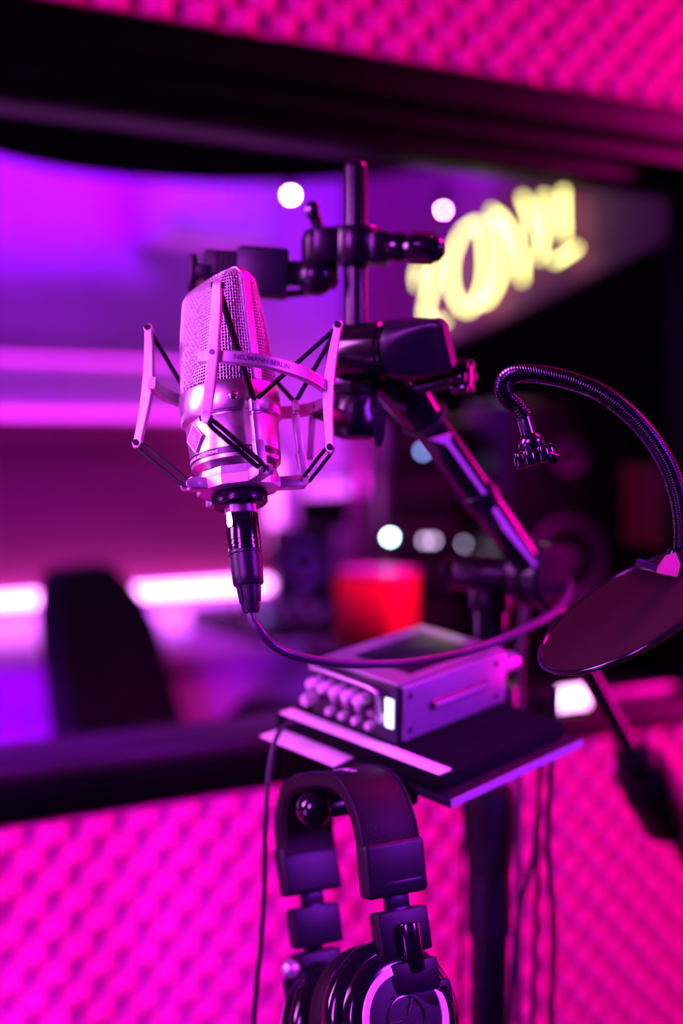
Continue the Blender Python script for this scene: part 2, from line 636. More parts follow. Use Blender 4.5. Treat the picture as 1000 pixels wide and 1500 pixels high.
bm = lathe(NB(), sc([(0, 0), (23.5, 0), (26.2, 3.2), (26.9, 3.6), (27.1, 5.0), (28.4, 29.3), (28.0, 30.0), (27.2, 30.2), (27.2, 31.8), (0, 31.8)]), seg=96)
body = mic.part('body', bm, 'satin_nickel', local=True)
bm = lathe(NB(), sc([(27, 31.6), (30.2, 31.6), (30.7, 32.2), (30.7, 49.2), (30.1, 50.0), (28.2, 50.2), (28.2, 48)]), seg=96)
collar = mic.part('collar', bm, 'satin_nickel', local=True)
bm = lathe(NB(), sc([(26.8, 5.6), (27.27, 5.7), (27.50, 9.9), (27.0, 10.0)]), seg=96)
stripe = mic.part('stripe', bm, 'stripe_black', local=True, label='black printed stripe')


def mth(th):      # camera-relative angle -> mic-local angle
    return R(th - MIC_YAW)


bm = text_bm('CONDENSER MICROPHONE', 2.55 * mm, 0.03 * mm, 0.05 * mm, 'RIGHT')
mic.part('lettering', wrap(bm, 27.45 * mm, mth(-17), 6.95 * mm), 'print_white', local=True, parent=stripe, label='white lettering on the stripe, left')
bm = text_bm('TLM 103', 2.55 * mm, 0.03 * mm, 0.03 * mm, 'LEFT', 1.35)
mic.part('lettering', wrap(bm, 27.45 * mm, mth(4), 6.95 * mm), 'print_white', local=True, parent=stripe, label='white lettering on the stripe, right')

# diamond badge on the front (-Y)
Mb = mtx(V((0, -27.9 * mm, 19.5 * mm)), V((1, 0, 0)), V((0, 0.02, 1)).normalized(), V((0, -1, 0.02)).normalized())


def diamond(hw, hh, cut=0.12):
    pts = []
    for (x, y), (x2, y2) in (((0, -hh), (hw, 0)), ((hw, 0), (0, hh)), ((0, hh), (-hw, 0)), ((-hw, 0), (0, -hh))):
        pts.append((x + (x2 - x) * cut, y + (y2 - y) * cut))
        pts.append((x2 - (x2 - x) * cut, y2 - (y2 - y) * cut))
    return pts


badge = mic.part('badge', prism(NB(), [(x * mm, y * mm) for x, y in diamond(8.2, 9.4, 0.05)], 2.2 * mm, Mb), 'mount_silver', local=True, label='diamond badge plate')
Mb2 = Mb @ Matrix.Translation((0, 0, 1.15 * mm))
mic.part('badge_inset', prism(NB(), [(x * mm, y * mm) for x, y in diamond(6.9, 7.9, 0.05)], 0.3 * mm, Mb2), 'badge_pink', local=True, parent=badge, label='pink enamel diamond')
Mb3 = Mb @ Matrix.Translation((0, 0, 1.35 * mm))
bm = NB()
tube(bm, [Mb3 @ V((2.6 * mm * math.cos(a), 3.6 * mm * math.sin(a), 0)) for a in [2 * math.pi * k / 28 for k in range(28)]], 0.22 * mm, 6, closed=True)
for x in (-1.1, 1.1):
    beam(bm, Mb3 @ V((x * mm, -2.4 * mm, 0)), Mb3 @ V((x * mm, 2.4 * mm, 0)), 0.45 * mm, 0.3 * mm, Mb3.to_3x3() @ V((1, 0, 0)))
beam(bm, Mb3 @ V((-1.1 * mm, 2.2 * mm, 0)), Mb3 @ V((1.1 * mm, -2.2 * mm, 0)), 0.45 * mm, 0.3 * mm, Mb3.to_3x3() @ V((1, 0, 0)))
mic.part('badge_emblem', bm, 'mount_silver', local=True, parent=badge, label='raised letter emblem in an oval')

# collar screw
thS = mth(9)
ns = V((math.sin(thS), -math.cos(thS), 0))
ps = ns * 30.3 * mm + V((0, 0, 39.5 * mm))
x_, y_, z_ = frame_from(ns, V((0, 0, 1)))
Ms = mtx(ps, x_, y_, z_)
screw = mic.part('screw', lathe(NB(), sc([(0, 0), (2.5, 0), (2.5, 0.6), (2.1, 1.0), (0, 1.1)]), Ms, 20), 'chrome', local=True, parent=collar, label='small cross-head screw')
bm = NB()
box(bm, (2.6 * mm, 0.5 * mm, 0.2 * mm), Ms @ Matrix.Translation((0, 0, 1.1 * mm)))
box(bm, (0.5 * mm, 2.6 * mm, 0.2 * mm), Ms @ Matrix.Translation((0, 0, 1.1 * mm)))
mic.part('screw_slot', bm, 'stripe_black', local=True, parent=collar)

# head grille: loft from a circle to a thin rounded wedge
HZ0, HZ1, HRC = 50.0, 124.5, 9.0


def section(k, inset=0.0):
    """k 0..1 along the head's profile -> (a, b, p, z) in mm"""
    Ls = (HZ1 - HRC) - HZ0
    La = HRC * math.pi / 2
    q = k * (Ls + La)
    if q <= Ls:
        z, ins = HZ0 + q, 0.0
    else:
        al = (q - Ls) / HRC
        z = HZ1 - HRC + HRC * math.sin(al)
        ins = HRC * (1 - math.cos(al))
    t = (z - HZ0) / (HZ1 - HZ0)
    a = 29.4 - 1.6 * t - ins
    b = max(3.0, 29.4 - 17.4 * (t ** 0.9) - min(ins, 9.2))
    p = 2.0 + 1.5 * min(1, t * 1.6)
    return a - inset, max(1.2, b - inset), p, z - inset * (ins / HRC)


def contour(k, n, inset=0.0):
    a, b, p, z = section(k, inset)
    dense = []
    D = 480
    for i in range(D + 1):
        f = 2 * math.pi * i / D
        cx, cy = math.cos(f), math.sin(f)
        dense.append(V((a * math.copysign(abs(cx) ** (2 / p), cx), b * math.copysign(abs(cy) ** (2 / p), cy), z)))
    cum = [0]
    for i in range(D):
        cum.append(cum[-1] + (dense[i + 1] - dense[i]).length)
    out = []
    j = 0
    for i in range(n):
        q = cum[-1] * i / n
        while cum[j + 1] < q:
            j += 1
        f = (q - cum[j]) / max(1e-9, cum[j + 1] - cum[j])
        out.append(dense[j].lerp(dense[j + 1], f))
    return out


def grille_mesh():
    N, M_ = 96, 40
    rows = [contour(j / M_, N) for j in range(M_ + 1)]
    nor = []
    for j in range(M_ + 1):
        rr = []
        for i in range(N):
            du = rows[j][(i + 1) % N] - rows[j][i - 1]
            dv = rows[min(j + 1, M_)][i] - rows[max(j - 1, 0)][i]
            rr.append(du.cross(dv).normalized())
        nor.append(rr)
    vs, fs = [], []
    rad, wv = 0.29, 0.23

    def strand(pts, ns, closed):
        n = len(pts)
        b0 = len(vs)
        for i in range(n):
            t = (pts[(i + 1) % n] - pts[i - 1]) if closed else (pts[min(i + 1, n - 1)] - pts[max(i - 1, 0)])
            t = t.normalized()
            nn = ns[i]
            ss = t.cross(nn).normalized()
            for a, b in ((1, 0), (0, 1), (-1, 0), (0, -1)):
                vs.append((pts[i] + nn * (rad * a) + ss * (rad * b)) * mm)
        for i in range(n if closed else n - 1):
            i2 = (i + 1) % n
            for k in range(4):
                k2 = (k + 1) % 4
                fs.append((b0 + i * 4 + k, b0 + i * 4 + k2, b0 + i2 * 4 + k2, b0 + i2 * 4 + k))

    for i in range(N):
        strand([rows[j][i] + nor[j][i] * (wv if (i + j) % 2 else -wv) for j in range(M_ + 1)], [nor[j][i] for j in range(M_ + 1)], False)
    for j in range(M_ + 1):
        strand([rows[j][i] - nor[j][i] * (wv if (i + j) % 2 else -wv) for i in range(N)], nor[j], True)
    me = bpy.data.meshes.new('wire_head')
    me.from_pydata([tuple(v) for v in vs], [], fs)
    me.polygons.foreach_set('use_smooth', [True] * len(me.polygons))
    me.update()
    return me


grille = mic.add('wire_head', grille_mesh(), 'wire_mesh', label='woven wire mesh head', kind='stuff')
bm = NB()
prev = None
for j in range(25):
    cur = [bm.verts.new(p * mm) for p in contour(j / 24, 64, 2.4)]
    if prev:
        for i in range(64):
            bm.faces.new((prev[i], prev[(i + 1) % 64], cur[(i + 1) % 64], cur[i]))
    prev = cur
bm.faces.new(prev)
mic.part('inner_gauze', bm, 'inner_gauze', local=True, parent=grille, label='dark fine gauze behind the wire')
# frame band over the head, in the local XZ plane
out = []
for k in range(41):
    a, b, p, z = section(k / 40)
    out.append((a, z))
right = out
prof = right + [(-a, z) for a, z in reversed(right)]
bm = NB()
rings = []
np_ = len(prof)
for i in range(np_):
    x0, z0 = prof[max(i - 1, 0)]
    x1, z1 = prof[min(i + 1, np_ - 1)]
    t = V((x1 - x0, 0, z1 - z0)).normalized()
    n = V((t.z, 0, -t.x))
    c = V((prof[i][0], 0, prof[i][1]))
    hw = 3.0
    rings.append([bm.verts.new((c + n * d + V((0, w, 0))) * mm) for d, w in ((-1.6, -hw), (1.0, -hw), (1.35, -hw + .4), (1.35, hw - .4), (1.0, hw), (-1.6, hw))])
for a, b in zip(rings, rings[1:]):
    for k in range(6):
        bm.faces.new((a[k], a[(k + 1) % 6], b[(k + 1) % 6], b[k]))
mic.part('head_band', bm, 'satin_nickel', local=True, label='smooth metal band over the wire head')
bm = lathe(NB(), sc([(0, -26), (9.3, -26), (9.6, -25.5), (9.6, -4), (12, -1), (12, 0.2), (0, 0.2)]), seg=48)
mic.part('connector_neck', bm, 'satin_nickel', local=True)

# ================================================================== SHOCK MOUNT
M_MT = body_frame(P(343, 566, 0.86), 3.5, 14, 0)
mount = Thing('shock_mount', 'silver spider shock mount with black elastic cords cradling the microphone', 'shock mount', M_MT)


def pol(Mx, r, th, z):
    t = R(th)
    return Mx @ V((r * mm * math.sin(t), -r * mm * math.cos(t), z * mm))


def ring_r(th):
    d = (th - 112 + 180) % 360 - 180
    return 50.5 + 8.5 * math.exp(-(d / 42.0) ** 2)


# open outer ring from just left of the front post round the right and back to the left post
bm = NB()
prev = None
first = None
steps = 120
for i in range(steps + 1):
    th = -20 + (282.5) * i / steps      # -20 .. 262.5 (= -97.5)
    th = -20 + (287) * i / steps
    r = ring_r(th)
    sec = [(r - 2.2, -3.2), (r - 1.7, -3.7), (r + 1.7, -3.7), (r + 2.2, -3.2), (r + 2.2, 3.2), (r + 1.7, 3.7), (r - 1.7, 3.7), (r - 2.2, 3.2)]
    cur = [bm.verts.new(pol(M_MT, rr, th, zz)) for rr, zz in sec]
    if prev:
        for k in range(8):
            bm.faces.new((prev[k], prev[(k + 1) % 8], cur[(k + 1) % 8], cur[k]))
    else:
        first = cur
    prev = cur
bm.faces.new(first)
bm.faces.new(prev)
oring = mount.part('outer_ring', bm, 'mount_silver')
bm = text_bm('NEUMANN.BERLIN', 4.1 * mm, 0.03 * mm, 0.09 * mm, 'LEFT')
wrap(bm, lambda t: (ring_r(math.degrees(t)) + 2.26) * mm, R(3.0), -1.4 * mm)
mount.part('lettering', bm, 'print_dark', local=True, parent=oring, label='dark lettering on the ring')

POSTS = {'A': (-99, 37, 37, 52.5), 'B': (-9, 40.5, 39.5, 54.0), 'C': (81, 39, 38, 56.5), 'D': (171, 38, 38, 53.5)}


def post_bm(th, zt, zb, rm):
    """curved upright: swept rectangle, waist at the ring, eye at each end"""
    bm = NB()
    prev = None
    first = None
    n = 28
    for i in range(n + 1):
        z = -zb - 3 + (zt + zb + 6) * i / n
        q = abs(z) / 40.0
        r = rm + 1.2 + 3.6 * q ** 1.6
        wd = 3.0 - 0.5 * q
        dp = 3.3 - 1.2 * q
        if q > 0.92:
            dp += 0.9
        if i in (0, n):
            wd *= 0.6
            dp *= 0.55
        t = R(th)
        rad = V((math.sin(t), -math.cos(t), 0))
        tan = V((math.cos(t), math.sin(t), 0))
        cc = rad * r + V((0, 0, z))
        cur = [bm.verts.new(M_MT @ ((cc + rad * a + tan * b) * mm)) for a, b in
               ((-dp, -wd + .5), (-dp, wd - .5), (-dp + .5, wd), (dp - .5, wd), (dp, wd - .5), (dp, -wd + .5), (dp - .5, -wd), (-dp + .5, -wd))]
        if prev:
            for k in range(8):
                bm.faces.new((prev[k], prev[(k + 1) % 8], cur[(k + 1) % 8], cur[k]))
        else:
            first = cur
        prev = cur
    bm.faces.new(first)
    bm.faces.new(prev)
    return bm


TOP, BOT = {}, {}
for k, (th, zt, zb, rm) in POSTS.items():
    post = mount.part('post', post_bm(th, zt, zb, rm), 'mount_silver')
    TOP[k] = (th, rm + 4.8, zt)
    BOT[k] = (th, rm + 4.8, -zb)
    # screw head at the waist
    t = R(th)
    rad = M_MT.to_3x3() @ V((math.sin(t), -math.cos(t), 0))
    p0 = pol(M_MT, rm + 4.3, th, 0)
    bm = cyl(NB(), p0, p0 + rad * 0.7 * mm, 1.7 * mm, seg=16)
    sx, sy, sz = frame_from(rad, UP)
    scw = mount.part('screw', bm, 'dark_chrome', parent=post)
    # cord eyes: dark bushings through both ends
    for (tt, rr, zz) in (TOP[k], BOT[k]):
        a = pol(M_MT, rr, tt - 3.6, zz)
        b = pol(M_MT, rr, tt + 3.6, zz)
        mount.part('cord_eye', cyl(NB(), a, b, 1.9 * mm, seg=16), 'elastic', parent=post)

# inner cradle (follows the microphone's tilt)
Mc = M_MIC0
bm = lathe(NB(), sc([(0, -12.6), (23.0, -12.6), (25.2, -11.8), (25.6, -6.0), (25.0, -4.6), (24.0, -0.6), (23.4, -0.2), (0, -0.2)]), Mc, 10)
cradle = mount.part('cradle_base', bm, 'mount_silver', angle=25)
LUGS = {'L': (-54, 33.5, -9), 'F': (30, 36.5, -8.5), 'K': (104, 39.0, -8.5), 'H': (-150, 36.5, -8.5)}
for k, (th, r, z) in LUGS.items():
    bm = NB()
    t = R(th)
    rad = Mc.to_3x3() @ V((math.sin(t), -math.cos(t), 0))
    tan = Mc.to_3x3() @ V((math.cos(t), math.sin(t), 0))
    beam(bm, pol(Mc, 20, th, z + .5), pol(Mc, r + 1.0, th, z + .5), 9 * mm, 7.4 * mm, tan, 1.2 * mm)
    for sgn in (-1, 1):
        cyl(bm, pol(Mc, r + 1, th, z) - rad * 0.5 * mm + tan * sgn * 3.4 * mm - tan * 1.2 * mm, pol(Mc, r + 1, th, z) + tan * sgn * 3.4 * mm + tan * 1.2 * mm, 3.0 * mm, seg=16)
    mount.part('cradle_lug', bm, 'mount_silver', parent=cradle)
ARMS = {'F': (28, 35.0, 34.0), 'K': (102, 40.5, 42.5), 'H': (-150, 36.0, 41.0)}
for k, (th, r, zt) in ARMS.items():
    bm = NB()
    t = R(th)
    tan = Mc.to_3x3() @ V((math.cos(t), math.sin(t), 0))
    pts = [(r + 0.5, -6), (r - 0.6, 10), (r - .8, zt - 8), (r, zt - 6), (r, zt + 1.5)]
    wid = [6.2, 5.0, 4.2, 5.6, 5.6]
    dep = [5.5, 4.4, 3.6, 4.0, 3.6]
    for (r0, z0), (r1, z1), wd, dp in zip(pts, pts[1:], wid, dep):
        beam(bm, pol(Mc, r0, th, z0), pol(Mc, r1, th, z1), wd * mm, dp * mm, tan, 0.8 * mm)
    arm = mount.part('cradle_arm', bm, 'mount_silver', parent=cradle)
CT = {k: pol(Mc, r, th, zt) for k, (th, r, zt) in ARMS.items()}
CL = {k: pol(Mc, r + 1.2, th, z) for k, (th, r, z) in LUGS.items()}


def cord(a, b, off=0.0, r=1.45):
    a, b = V(a), V(b)
    d = (b - a).normalized()
    s = d.cross(FW).normalized() * off * mm
    bm = tube(NB(), [a + s * .4, a.lerp(b, .12) + s, a.lerp(b, .88) + s, b + s * .4], r * mm, 10)
    mount.part('elastic_cord', bm, 'elastic')


def tipp(d, k):
    th, r, z = d[k]
    return pol(M_MT, r, th, z)


cord(tipp(TOP, 'A'), CT['H'], 0, 1.5)
cord(tipp(TOP, 'B') , CT['F'], 0, 2.0)
cord(tipp(TOP, 'C'), CT['F'])
cord(tipp(TOP, 'C'), CT['K'])
cord(tipp(TOP, 'D'), CT['K'])
cord(tipp(TOP, 'D'), CT['H'])
for sgn in (-1, 1):
    cord(tipp(BOT, 'A'), CL['L'], sgn * 2.2, 1.2)
    cord(tipp(BOT, 'B'), CL['F'], sgn * 1.7, 1.5)
    cord(tipp(BOT, 'C'), CL['K'], sgn * 2.2, 1.2)
cord(tipp(BOT, 'D'), CL['H'], 0)
cord(tipp(BOT, 'D'), CL['K'], 0)
# knurled nut under the cradle
nut_prof = [(0, -21.0), (15.2, -21.0), (16.2, -20.2), (16.4, -19.6), (16.4, -13.6), (16.0, -13.0), (14.5, -12.5), (0, -12.5)]
nut = mount.part('knurled_nut', lathe(NB(), sc(nut_prof), Mc, 60), 'black_satin', label='black knurled locking nut')
bm = NB()
NK = 66
for zi in range(5):
    for i in range(NK):
        th = 2 * math.pi * (i + 0.5 * (zi % 2)) / NK
        zc = -19.0 + zi * 1.25
        rad = V((math.sin(th), -math.cos(th), 0))
        tan = V((math.cos(th), math.sin(th), 0))
        c0 = rad * 16.35 + V((0, 0, zc))
        q = [c0 + tan * .62, c0 + V((0, 0, .62)), c0 - tan * .62, c0 - V((0, 0, .62))]
        vv = [bm.verts.new(Mc @ (x * mm)) for x in q]
        tip = bm.verts.new(Mc @ ((c0 + rad * .75) * mm))
        for k in range(4):
            bm.faces.new((vv[k], vv[(k + 1) % 4], tip))
mount.part('knurling', bm, 'plastic_violet_black', parent=nut, kind='stuff')
# stand adapter: bracket dropping from the back of the ring, with a swivel stem
JX = P(512, 618, 0.955)
a0 = pol(M_MT, 59.0, 126, 3.5)
a1 = pol(M_MT, 59.0, 126, -33)
bm = NB()

beam(bm, pol(M_MT, 60, 118, -3), JX, 9 * mm, 12 * mm, UP, 1.5 * mm)
bm2 = NB()
beam(bm2, a0, a1, 5 * mm, 4.5 * mm, FW, 1.0 * mm)
mount.part('ring_stay', bm2, 'mount_silver')
mount.part('stand_bracket', bm, 'black_satin', label='black bracket joining ring to stand')

# ================================================================== MICROPHONE CABLE
def mp(r, z):
    return Mc @ V((r * mm, 0, z * mm))


cab = Thing('microphone_cable', 'violet-black cable with three-pin plug hanging from the microphone', 'cable', Mc @ Matrix.Translation((0, 0, -26 * mm)))
bm = lathe(NB(), sc([(0, -26), (9.7, -26), (10.1, -26.6), (10.1, -41.8), (9.7, -42.2), (9.7, -43.2), (10.1, -43.5), (10.1, -44.8), (9.7, -45.2), (9.7, -46.2), (10.1, -46.5), (10.0, -48.2), (0, -48.2)]), Mc, 48)
shell = cab.part('plug_shell', bm, 'black_gloss')
tl = -38
lat0 = pol(Mc, 9.6, tl, -30)
rad = Mc.to_3x3() @ V((math.sin(R(tl)), -math.cos(R(tl)), 0))
bm = NB()
sx, sy, sz = frame_from(rad, Mc.to_3x3() @ V((0, 0, 1)))
Ml = mtx(lat0 + rad * 0.4 * mm, sx, sy, sz)
prism(bm, [(x * mm, y * mm) for x, y in ((4.5, -1.6), (4.5, 1.6), (-2, 2.3), (-4.5, 1.4), (-4.5, -1.4), (-2, -2.3))], 1.8 * mm, Ml)
cab.part('release_latch', bm, 'chrome', parent=shell, label='small chrome release tab')
bm = lathe(NB(), sc([(0, -48.2), (9.9, -48.2), (10.1, -49), (10.0, -50.0), (9.3, -50.4), (9.3, -51.2), (9.9, -51.6), (9.8, -54), (9.4, -64), (9.1, -68.5), (8.6, -69.2), (7.0, -69.6), (6.4, -73), (5.3, -84), (4.4, -86), (0, -86)]), Mc, 40)
for k in range(6):
    th = 60 * k + 12
    rad = Mc.to_3x3() @ V((math.sin(R(th)), -math.cos(R(th)), 0))
    tan = Mc.to_3x3() @ V((math.cos(R(th)), math.sin(R(th)), 0))
    beam(bm, pol(Mc, 8.6, th, -56), pol(Mc, 5.6, th, -80), 2.6 * mm, 1.8 * mm, tan, .5 * mm)
cab.part('strain_relief', bm, 'plastic_violet_black')
ce = mp(0, -84)
pts = [mp(0, -78), mp(0, -90), P(382, 925, 0.839), P(400, 945, 0.843), P(428, 959, 0.850), P(470, 968, 0.866), P(530, 973, 0.89), P(600, 970, 0.92), P(680, 955, 0.96), P(745, 932, 0.995),
       P(800, 904, 1.04), P(826, 880, 1.09), P(832, 850, 1.14), P(812, 830, 1.19), P(780, 850, 1.22), P(764, 930, 1.225), P(760, 1100, 1.22), P(758, 1500, 1.2)]
cab.part('lead', tube(NB(), spline(pts, 10), 2.9 * mm, 12), 'cable_violet')

# ================================================================== MICROPHONE STAND
colp = P(718, 1000, 1.15)
CX, CY = colp.x, colp.y


def colz(py, d=1.15):
    return P(718, py, d).z


st = Thing('microphone_stand', 'glossy black boom stand with clutch, pivot and slanting boom carrying the shock mount', 'stand', (CX, CY, 0))
zc = lambda z: V((CX, CY, z))
zg0, zg1 = colz(1290), colz(1150)
st.part('lower_tube', cyl(NB(), zc(0.09), zc(zg0 + .01), 0.0155, seg=32), 'black_satin')
Mcol = Matrix.Translation((CX, CY, 0))
bm = lathe(NB(), [(0, zg0 - 0.012), (0.0165, zg0 - 0.012), (0.0172, zg0 - 0.004), (0.0185, zg0 + 0.012), (0.0205, zg0 + 0.03), (0.0208, zg1 - 0.012), (0.0195, zg1 - 0.004), (0.014, zg1), (0, zg1)], Mcol, 40)
grip = st.part('height_clutch', bm, 'black_rubber')
bm = NB()
for k in range(20):
    a = 2 * math.pi * k / 20
    d = V((math.cos(a), math.sin(a), 0))
    tube(bm, [zc(zg0 + .03) + d * .0203, zc(zg1 - .014) + d * .0206], 0.0012, 6)
st.part('grip_rib', bm, 'black_rubber', parent=grip, kind='stuff')
zl = colz(1322)
bm = lathe(NB(), [(0.015, zl - 0.03), (0.0185, zl - 0.028), (0.019, zl), (0.0178, zl + 0.02), (0.015, zl + 0.022)], Mcol, 32)
st.part('lower_collar', bm, 'black_plastic')
zp = colz(845)
st.part('upper_tube', cyl(NB(), zc(zg1 - .005), zc(zp), 0.0125, seg=32), 'black_gloss')
bm = lathe(NB(), [(0.012, colz(985)), (0.0150, colz(985)), (0.0155, colz(975)), (0.0155, colz(955)), (0.013, colz(950))], Mcol, 32)
st.part('tube_ferrule', bm, 'dark_chrome')
# legs
hub = lathe(NB(), [(0.0158, 0.16), (0.026, 0.16), (0.028, 0.175), (0.028, 0.21), (0.022, 0.225), (0.0158, 0.225)], Mcol, 32)
st.part('leg_hub', hub, 'black_plastic')
for k in range(3):
    a = R(100 + 120 * k)
    d = V((math.cos(a), math.sin(a), 0))
    bm = tube(NB(), [zc(0.19) + d * 0.02, zc(0.012) + d * 0.33], 0.010, 14)
    leg = st.part('leg', bm, 'black_satin')
    st.part('foot', sphere(NB(), zc(0.013) + d * 0.325, 0.0128, 14), 'black_rubber', parent=leg)
# pivot: horizontal barrel with clutch disc and wing
PV0, PV1 = P(668, 836, 1.135), P(800, 848, 1.115)
pd = (PV1 - PV0).normalized()
bm = NB()
cyl(bm, PV0, PV0 + pd * 0.068, 0.0150, seg=32, bev=.002)
cyl(bm, zc(zp - .028), zc(zp + .012), 0.0165, seg=28, bev=.002)
piv = st.part('pivot_barrel', bm, 'black_satin')
dc = P(787, 842, 1.12)
dn = (P(787, 842, 1.12) - P(700, 834, 1.16)).normalized()
bm = lathe(NB(), [(0, -.016), (.022, -.016), (.0255, -.013), (.0255, -.003), (.023, -.001), (.023, .001), (.0255, .003), (.0255, .013), (.022, .016), (0, .016)],
           mtx(dc, *frame_from(dn)), 40)
st.part('clutch_disc', bm, 'black_satin')
bm = NB()
wv = P(655, 830, 1.14)
cyl(bm, PV0 + pd * .003, wv, 0.008, 0.006, 20)
x_, y_, z_ = frame_from(pd, UP)
prism(bm, [(a * mm, b * mm) for a, b in ((-7, -6), (7, -6), (10, 2), (17, 12), (13, 16), (4, 10), (-4, 10), (-13, 16), (-17, 12), (-10, 2))], 6 * mm, mtx(wv, (x_ * .6 + y_ * .8).normalized(), (x_ * -.8 + y_ * .6).normalized(), z_))
st.part('pivot_wing', bm, 'black_plastic')
# boom
BJ = P(583, 560, 0.985)
BP = P(783, 838, 1.115)
bd = (BP - BJ).normalized()
TL0, GR, BE = P(793, 862, 1.125), P(922, 1098, 1.29), P(982, 1208, 1.375)
td = (GR - TL0).normalized()
bm = NB()
cyl(bm, BJ, BP + bd * .02, 0.0125, 0.0125, 28, .002)
boom = st.part('boom_tube', bm, 'black_gloss')
st.part('boom_tail', cyl(NB(), TL0, GR + td * .02, 0.0085, seg=24), 'black_satin')
gm = mtx(GR, *frame_from(BE - GR))
gl = (BE - GR).length
bm = lathe(NB(), [(0, 0), (.011, 0), (.0165, .006), (.0185, .015), (.0175, .024), (.0255, .034), (.0268, gl * .5), (.0268, gl - .012), (.021, gl - .002), (0.008, gl), (0.008, gl + .12), (0, gl + .12)], gm, 36)
st.part('counterweight', bm, 'black_rubber', label='fat black counterweight on the boom tail')
# highlight on the boom, built as a pale strip with an arrow end
side = bd.cross(FW).normalized()
if side.x < 0:
    side = -side
tow = side.cross(bd).normalized()
if tow.dot(FW) > 0:
    tow = -tow
off = (side * 0.15 + tow * 0.98).normalized()
highlight0 = P(640, 640, 1.0)
LB = (BP - BJ).length


def bpt(f, rad=0.0, perp=0.0):
    return BJ + bd * (LB * f) + off * rad + off.cross(bd) * perp


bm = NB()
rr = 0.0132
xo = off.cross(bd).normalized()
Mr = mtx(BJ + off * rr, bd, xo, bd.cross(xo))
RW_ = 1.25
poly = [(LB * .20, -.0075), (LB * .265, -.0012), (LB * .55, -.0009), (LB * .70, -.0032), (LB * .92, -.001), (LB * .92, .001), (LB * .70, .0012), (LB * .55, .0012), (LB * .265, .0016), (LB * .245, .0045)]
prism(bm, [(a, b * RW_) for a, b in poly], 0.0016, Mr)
st.part('boom_highlight', bm, 'highlight_and_ring_metal', parent=boom, label='pale strip standing in for a highlight along the boom, with arrow-shaped end')
bm = NB()
cyl(bm, bpt(.52), bpt(.60), 0.0142, 0.0142, 28, .001)
st.part('boom_sleeve', bm, 'black_satin', parent=boom)
# joint at the top of the boom
JA, JB = P(497, 518, 0.965), P(573, 512, 0.945)
jd = (JB - JA).normalized()
Mj = mtx(JA, *frame_from(jd, UP))
jl = (JB - JA).length
bm = lathe(NB(), [(0, -.002), (.015, -.002), (.0185, .001), (.0195, .006), (.0195, jl - .004), (.0182, jl - .003), (.0182, jl - .001), (.0192, jl), (0, jl)], Mj, 40)
joint = st.part('joint_housing', bm, 'black_gloss')
bm = cyl(NB(), JA + jd * .026 + UP * .003 - FW * .0185, JA + jd * .026 + UP * .003 - FW * .0205, .0022, seg=14)
st.part('joint_screw', bm, 'chrome', parent=joint)
# paddle knob right of the joint: round base tapering into a flat grip
x_, y_, z_ = frame_from(jd, UP)
bm = NB()
prev = None
first = None
for t in [i / 14 for i in range(15)]:
    hh = 0.0195 * (1 - 0.10 * t) if t < .9 else 0.0195 * .86
    ww = 0.0195 * (1 - 0.72 * min(1, t * 1.25))
    pexp = 2 + 3.5 * min(1, t * 1.6)
    if t > .94:
        hh *= .86
        ww *= .7
    cur = []
    for k in range(36):
        a = 2 * math.pi * k / 36
        cx, cy = math.cos(a), math.sin(a)
        u = hh * math.copysign(abs(cx) ** (2 / pexp), cx)
        w_ = ww * math.copysign(abs(cy) ** (2 / pexp), cy)
        cur.append(bm.verts.new(JB + jd * (.002 + .041 * t) + (x_ * math.cos(.5) + y_ * math.sin(.5)) * u + (y_ * math.cos(.5) - x_ * math.sin(.5)) * w_))
    if prev:
        for k in range(36):
            bm.faces.new((prev[k], prev[(k + 1) % 36], cur[(k + 1) % 36], cur[k]))
    else:
        first = cur
    prev = cur
bm.faces.new(first)
bm.faces.new(prev)
st.part('paddle_knob', bm, 'plastic_violet_black', label='broad paddle-shaped tightening knob')
# socket holding the boom, with a star knob beside it
bm = NB()
cyl(bm, P(560, 535, 0.975), bpt(.17), 0.0175, 0.0150, 28, .002)
cyl(bm, P(545, 515, 0.965), P(585, 565, 0.98), 0.0150, seg=24)
sock = st.part('boom_socket', bm, 'black_gloss')
bm = tube(NB(), [bpt(.17) + (bd.cross(off) * math.cos(a) + off * math.sin(a)) * .0155 for a in [2 * math.pi * k / 28 for k in range(28)]], .0018, 8, closed=True)
st.part('socket_ring', bm, 'black_plastic', parent=sock)
bm = tube(NB(), [P(588, 548, 0.953), P(601, 565, 0.957)], .0016, 8)
st.part('socket_pin', bm, 'chrome', parent=sock)


def star_knob(bm, c, axis, r, t, lobes=6, lr=None):
    x, y, z = frame_from(axis)
    lr = lr or r * .36
    cyl(bm, V(c), V(c) + z * t, r * .72, seg=24, bev=t * .12)
    for k in range(lobes):
        a = 2 * math.pi * k / lobes
        p = V(c) + (x * math.cos(a) + y * math.sin(a)) * r * .72
        cyl(bm, p + z * t * .02, p + z * t * .98, lr, seg=14, bev=t * .15)


kd = (RT * .86 + UP * -.05 - FW * .5).normalized()
bm = NB()
cyl(bm, P(610, 566, 0.97), P(668, 552, 0.955), 0.006, seg=18)
star_knob(bm, P(664, 552, 0.955), kd, 0.0115, 0.013, 6)
st.part('star_knob', bm, 'black_gloss')
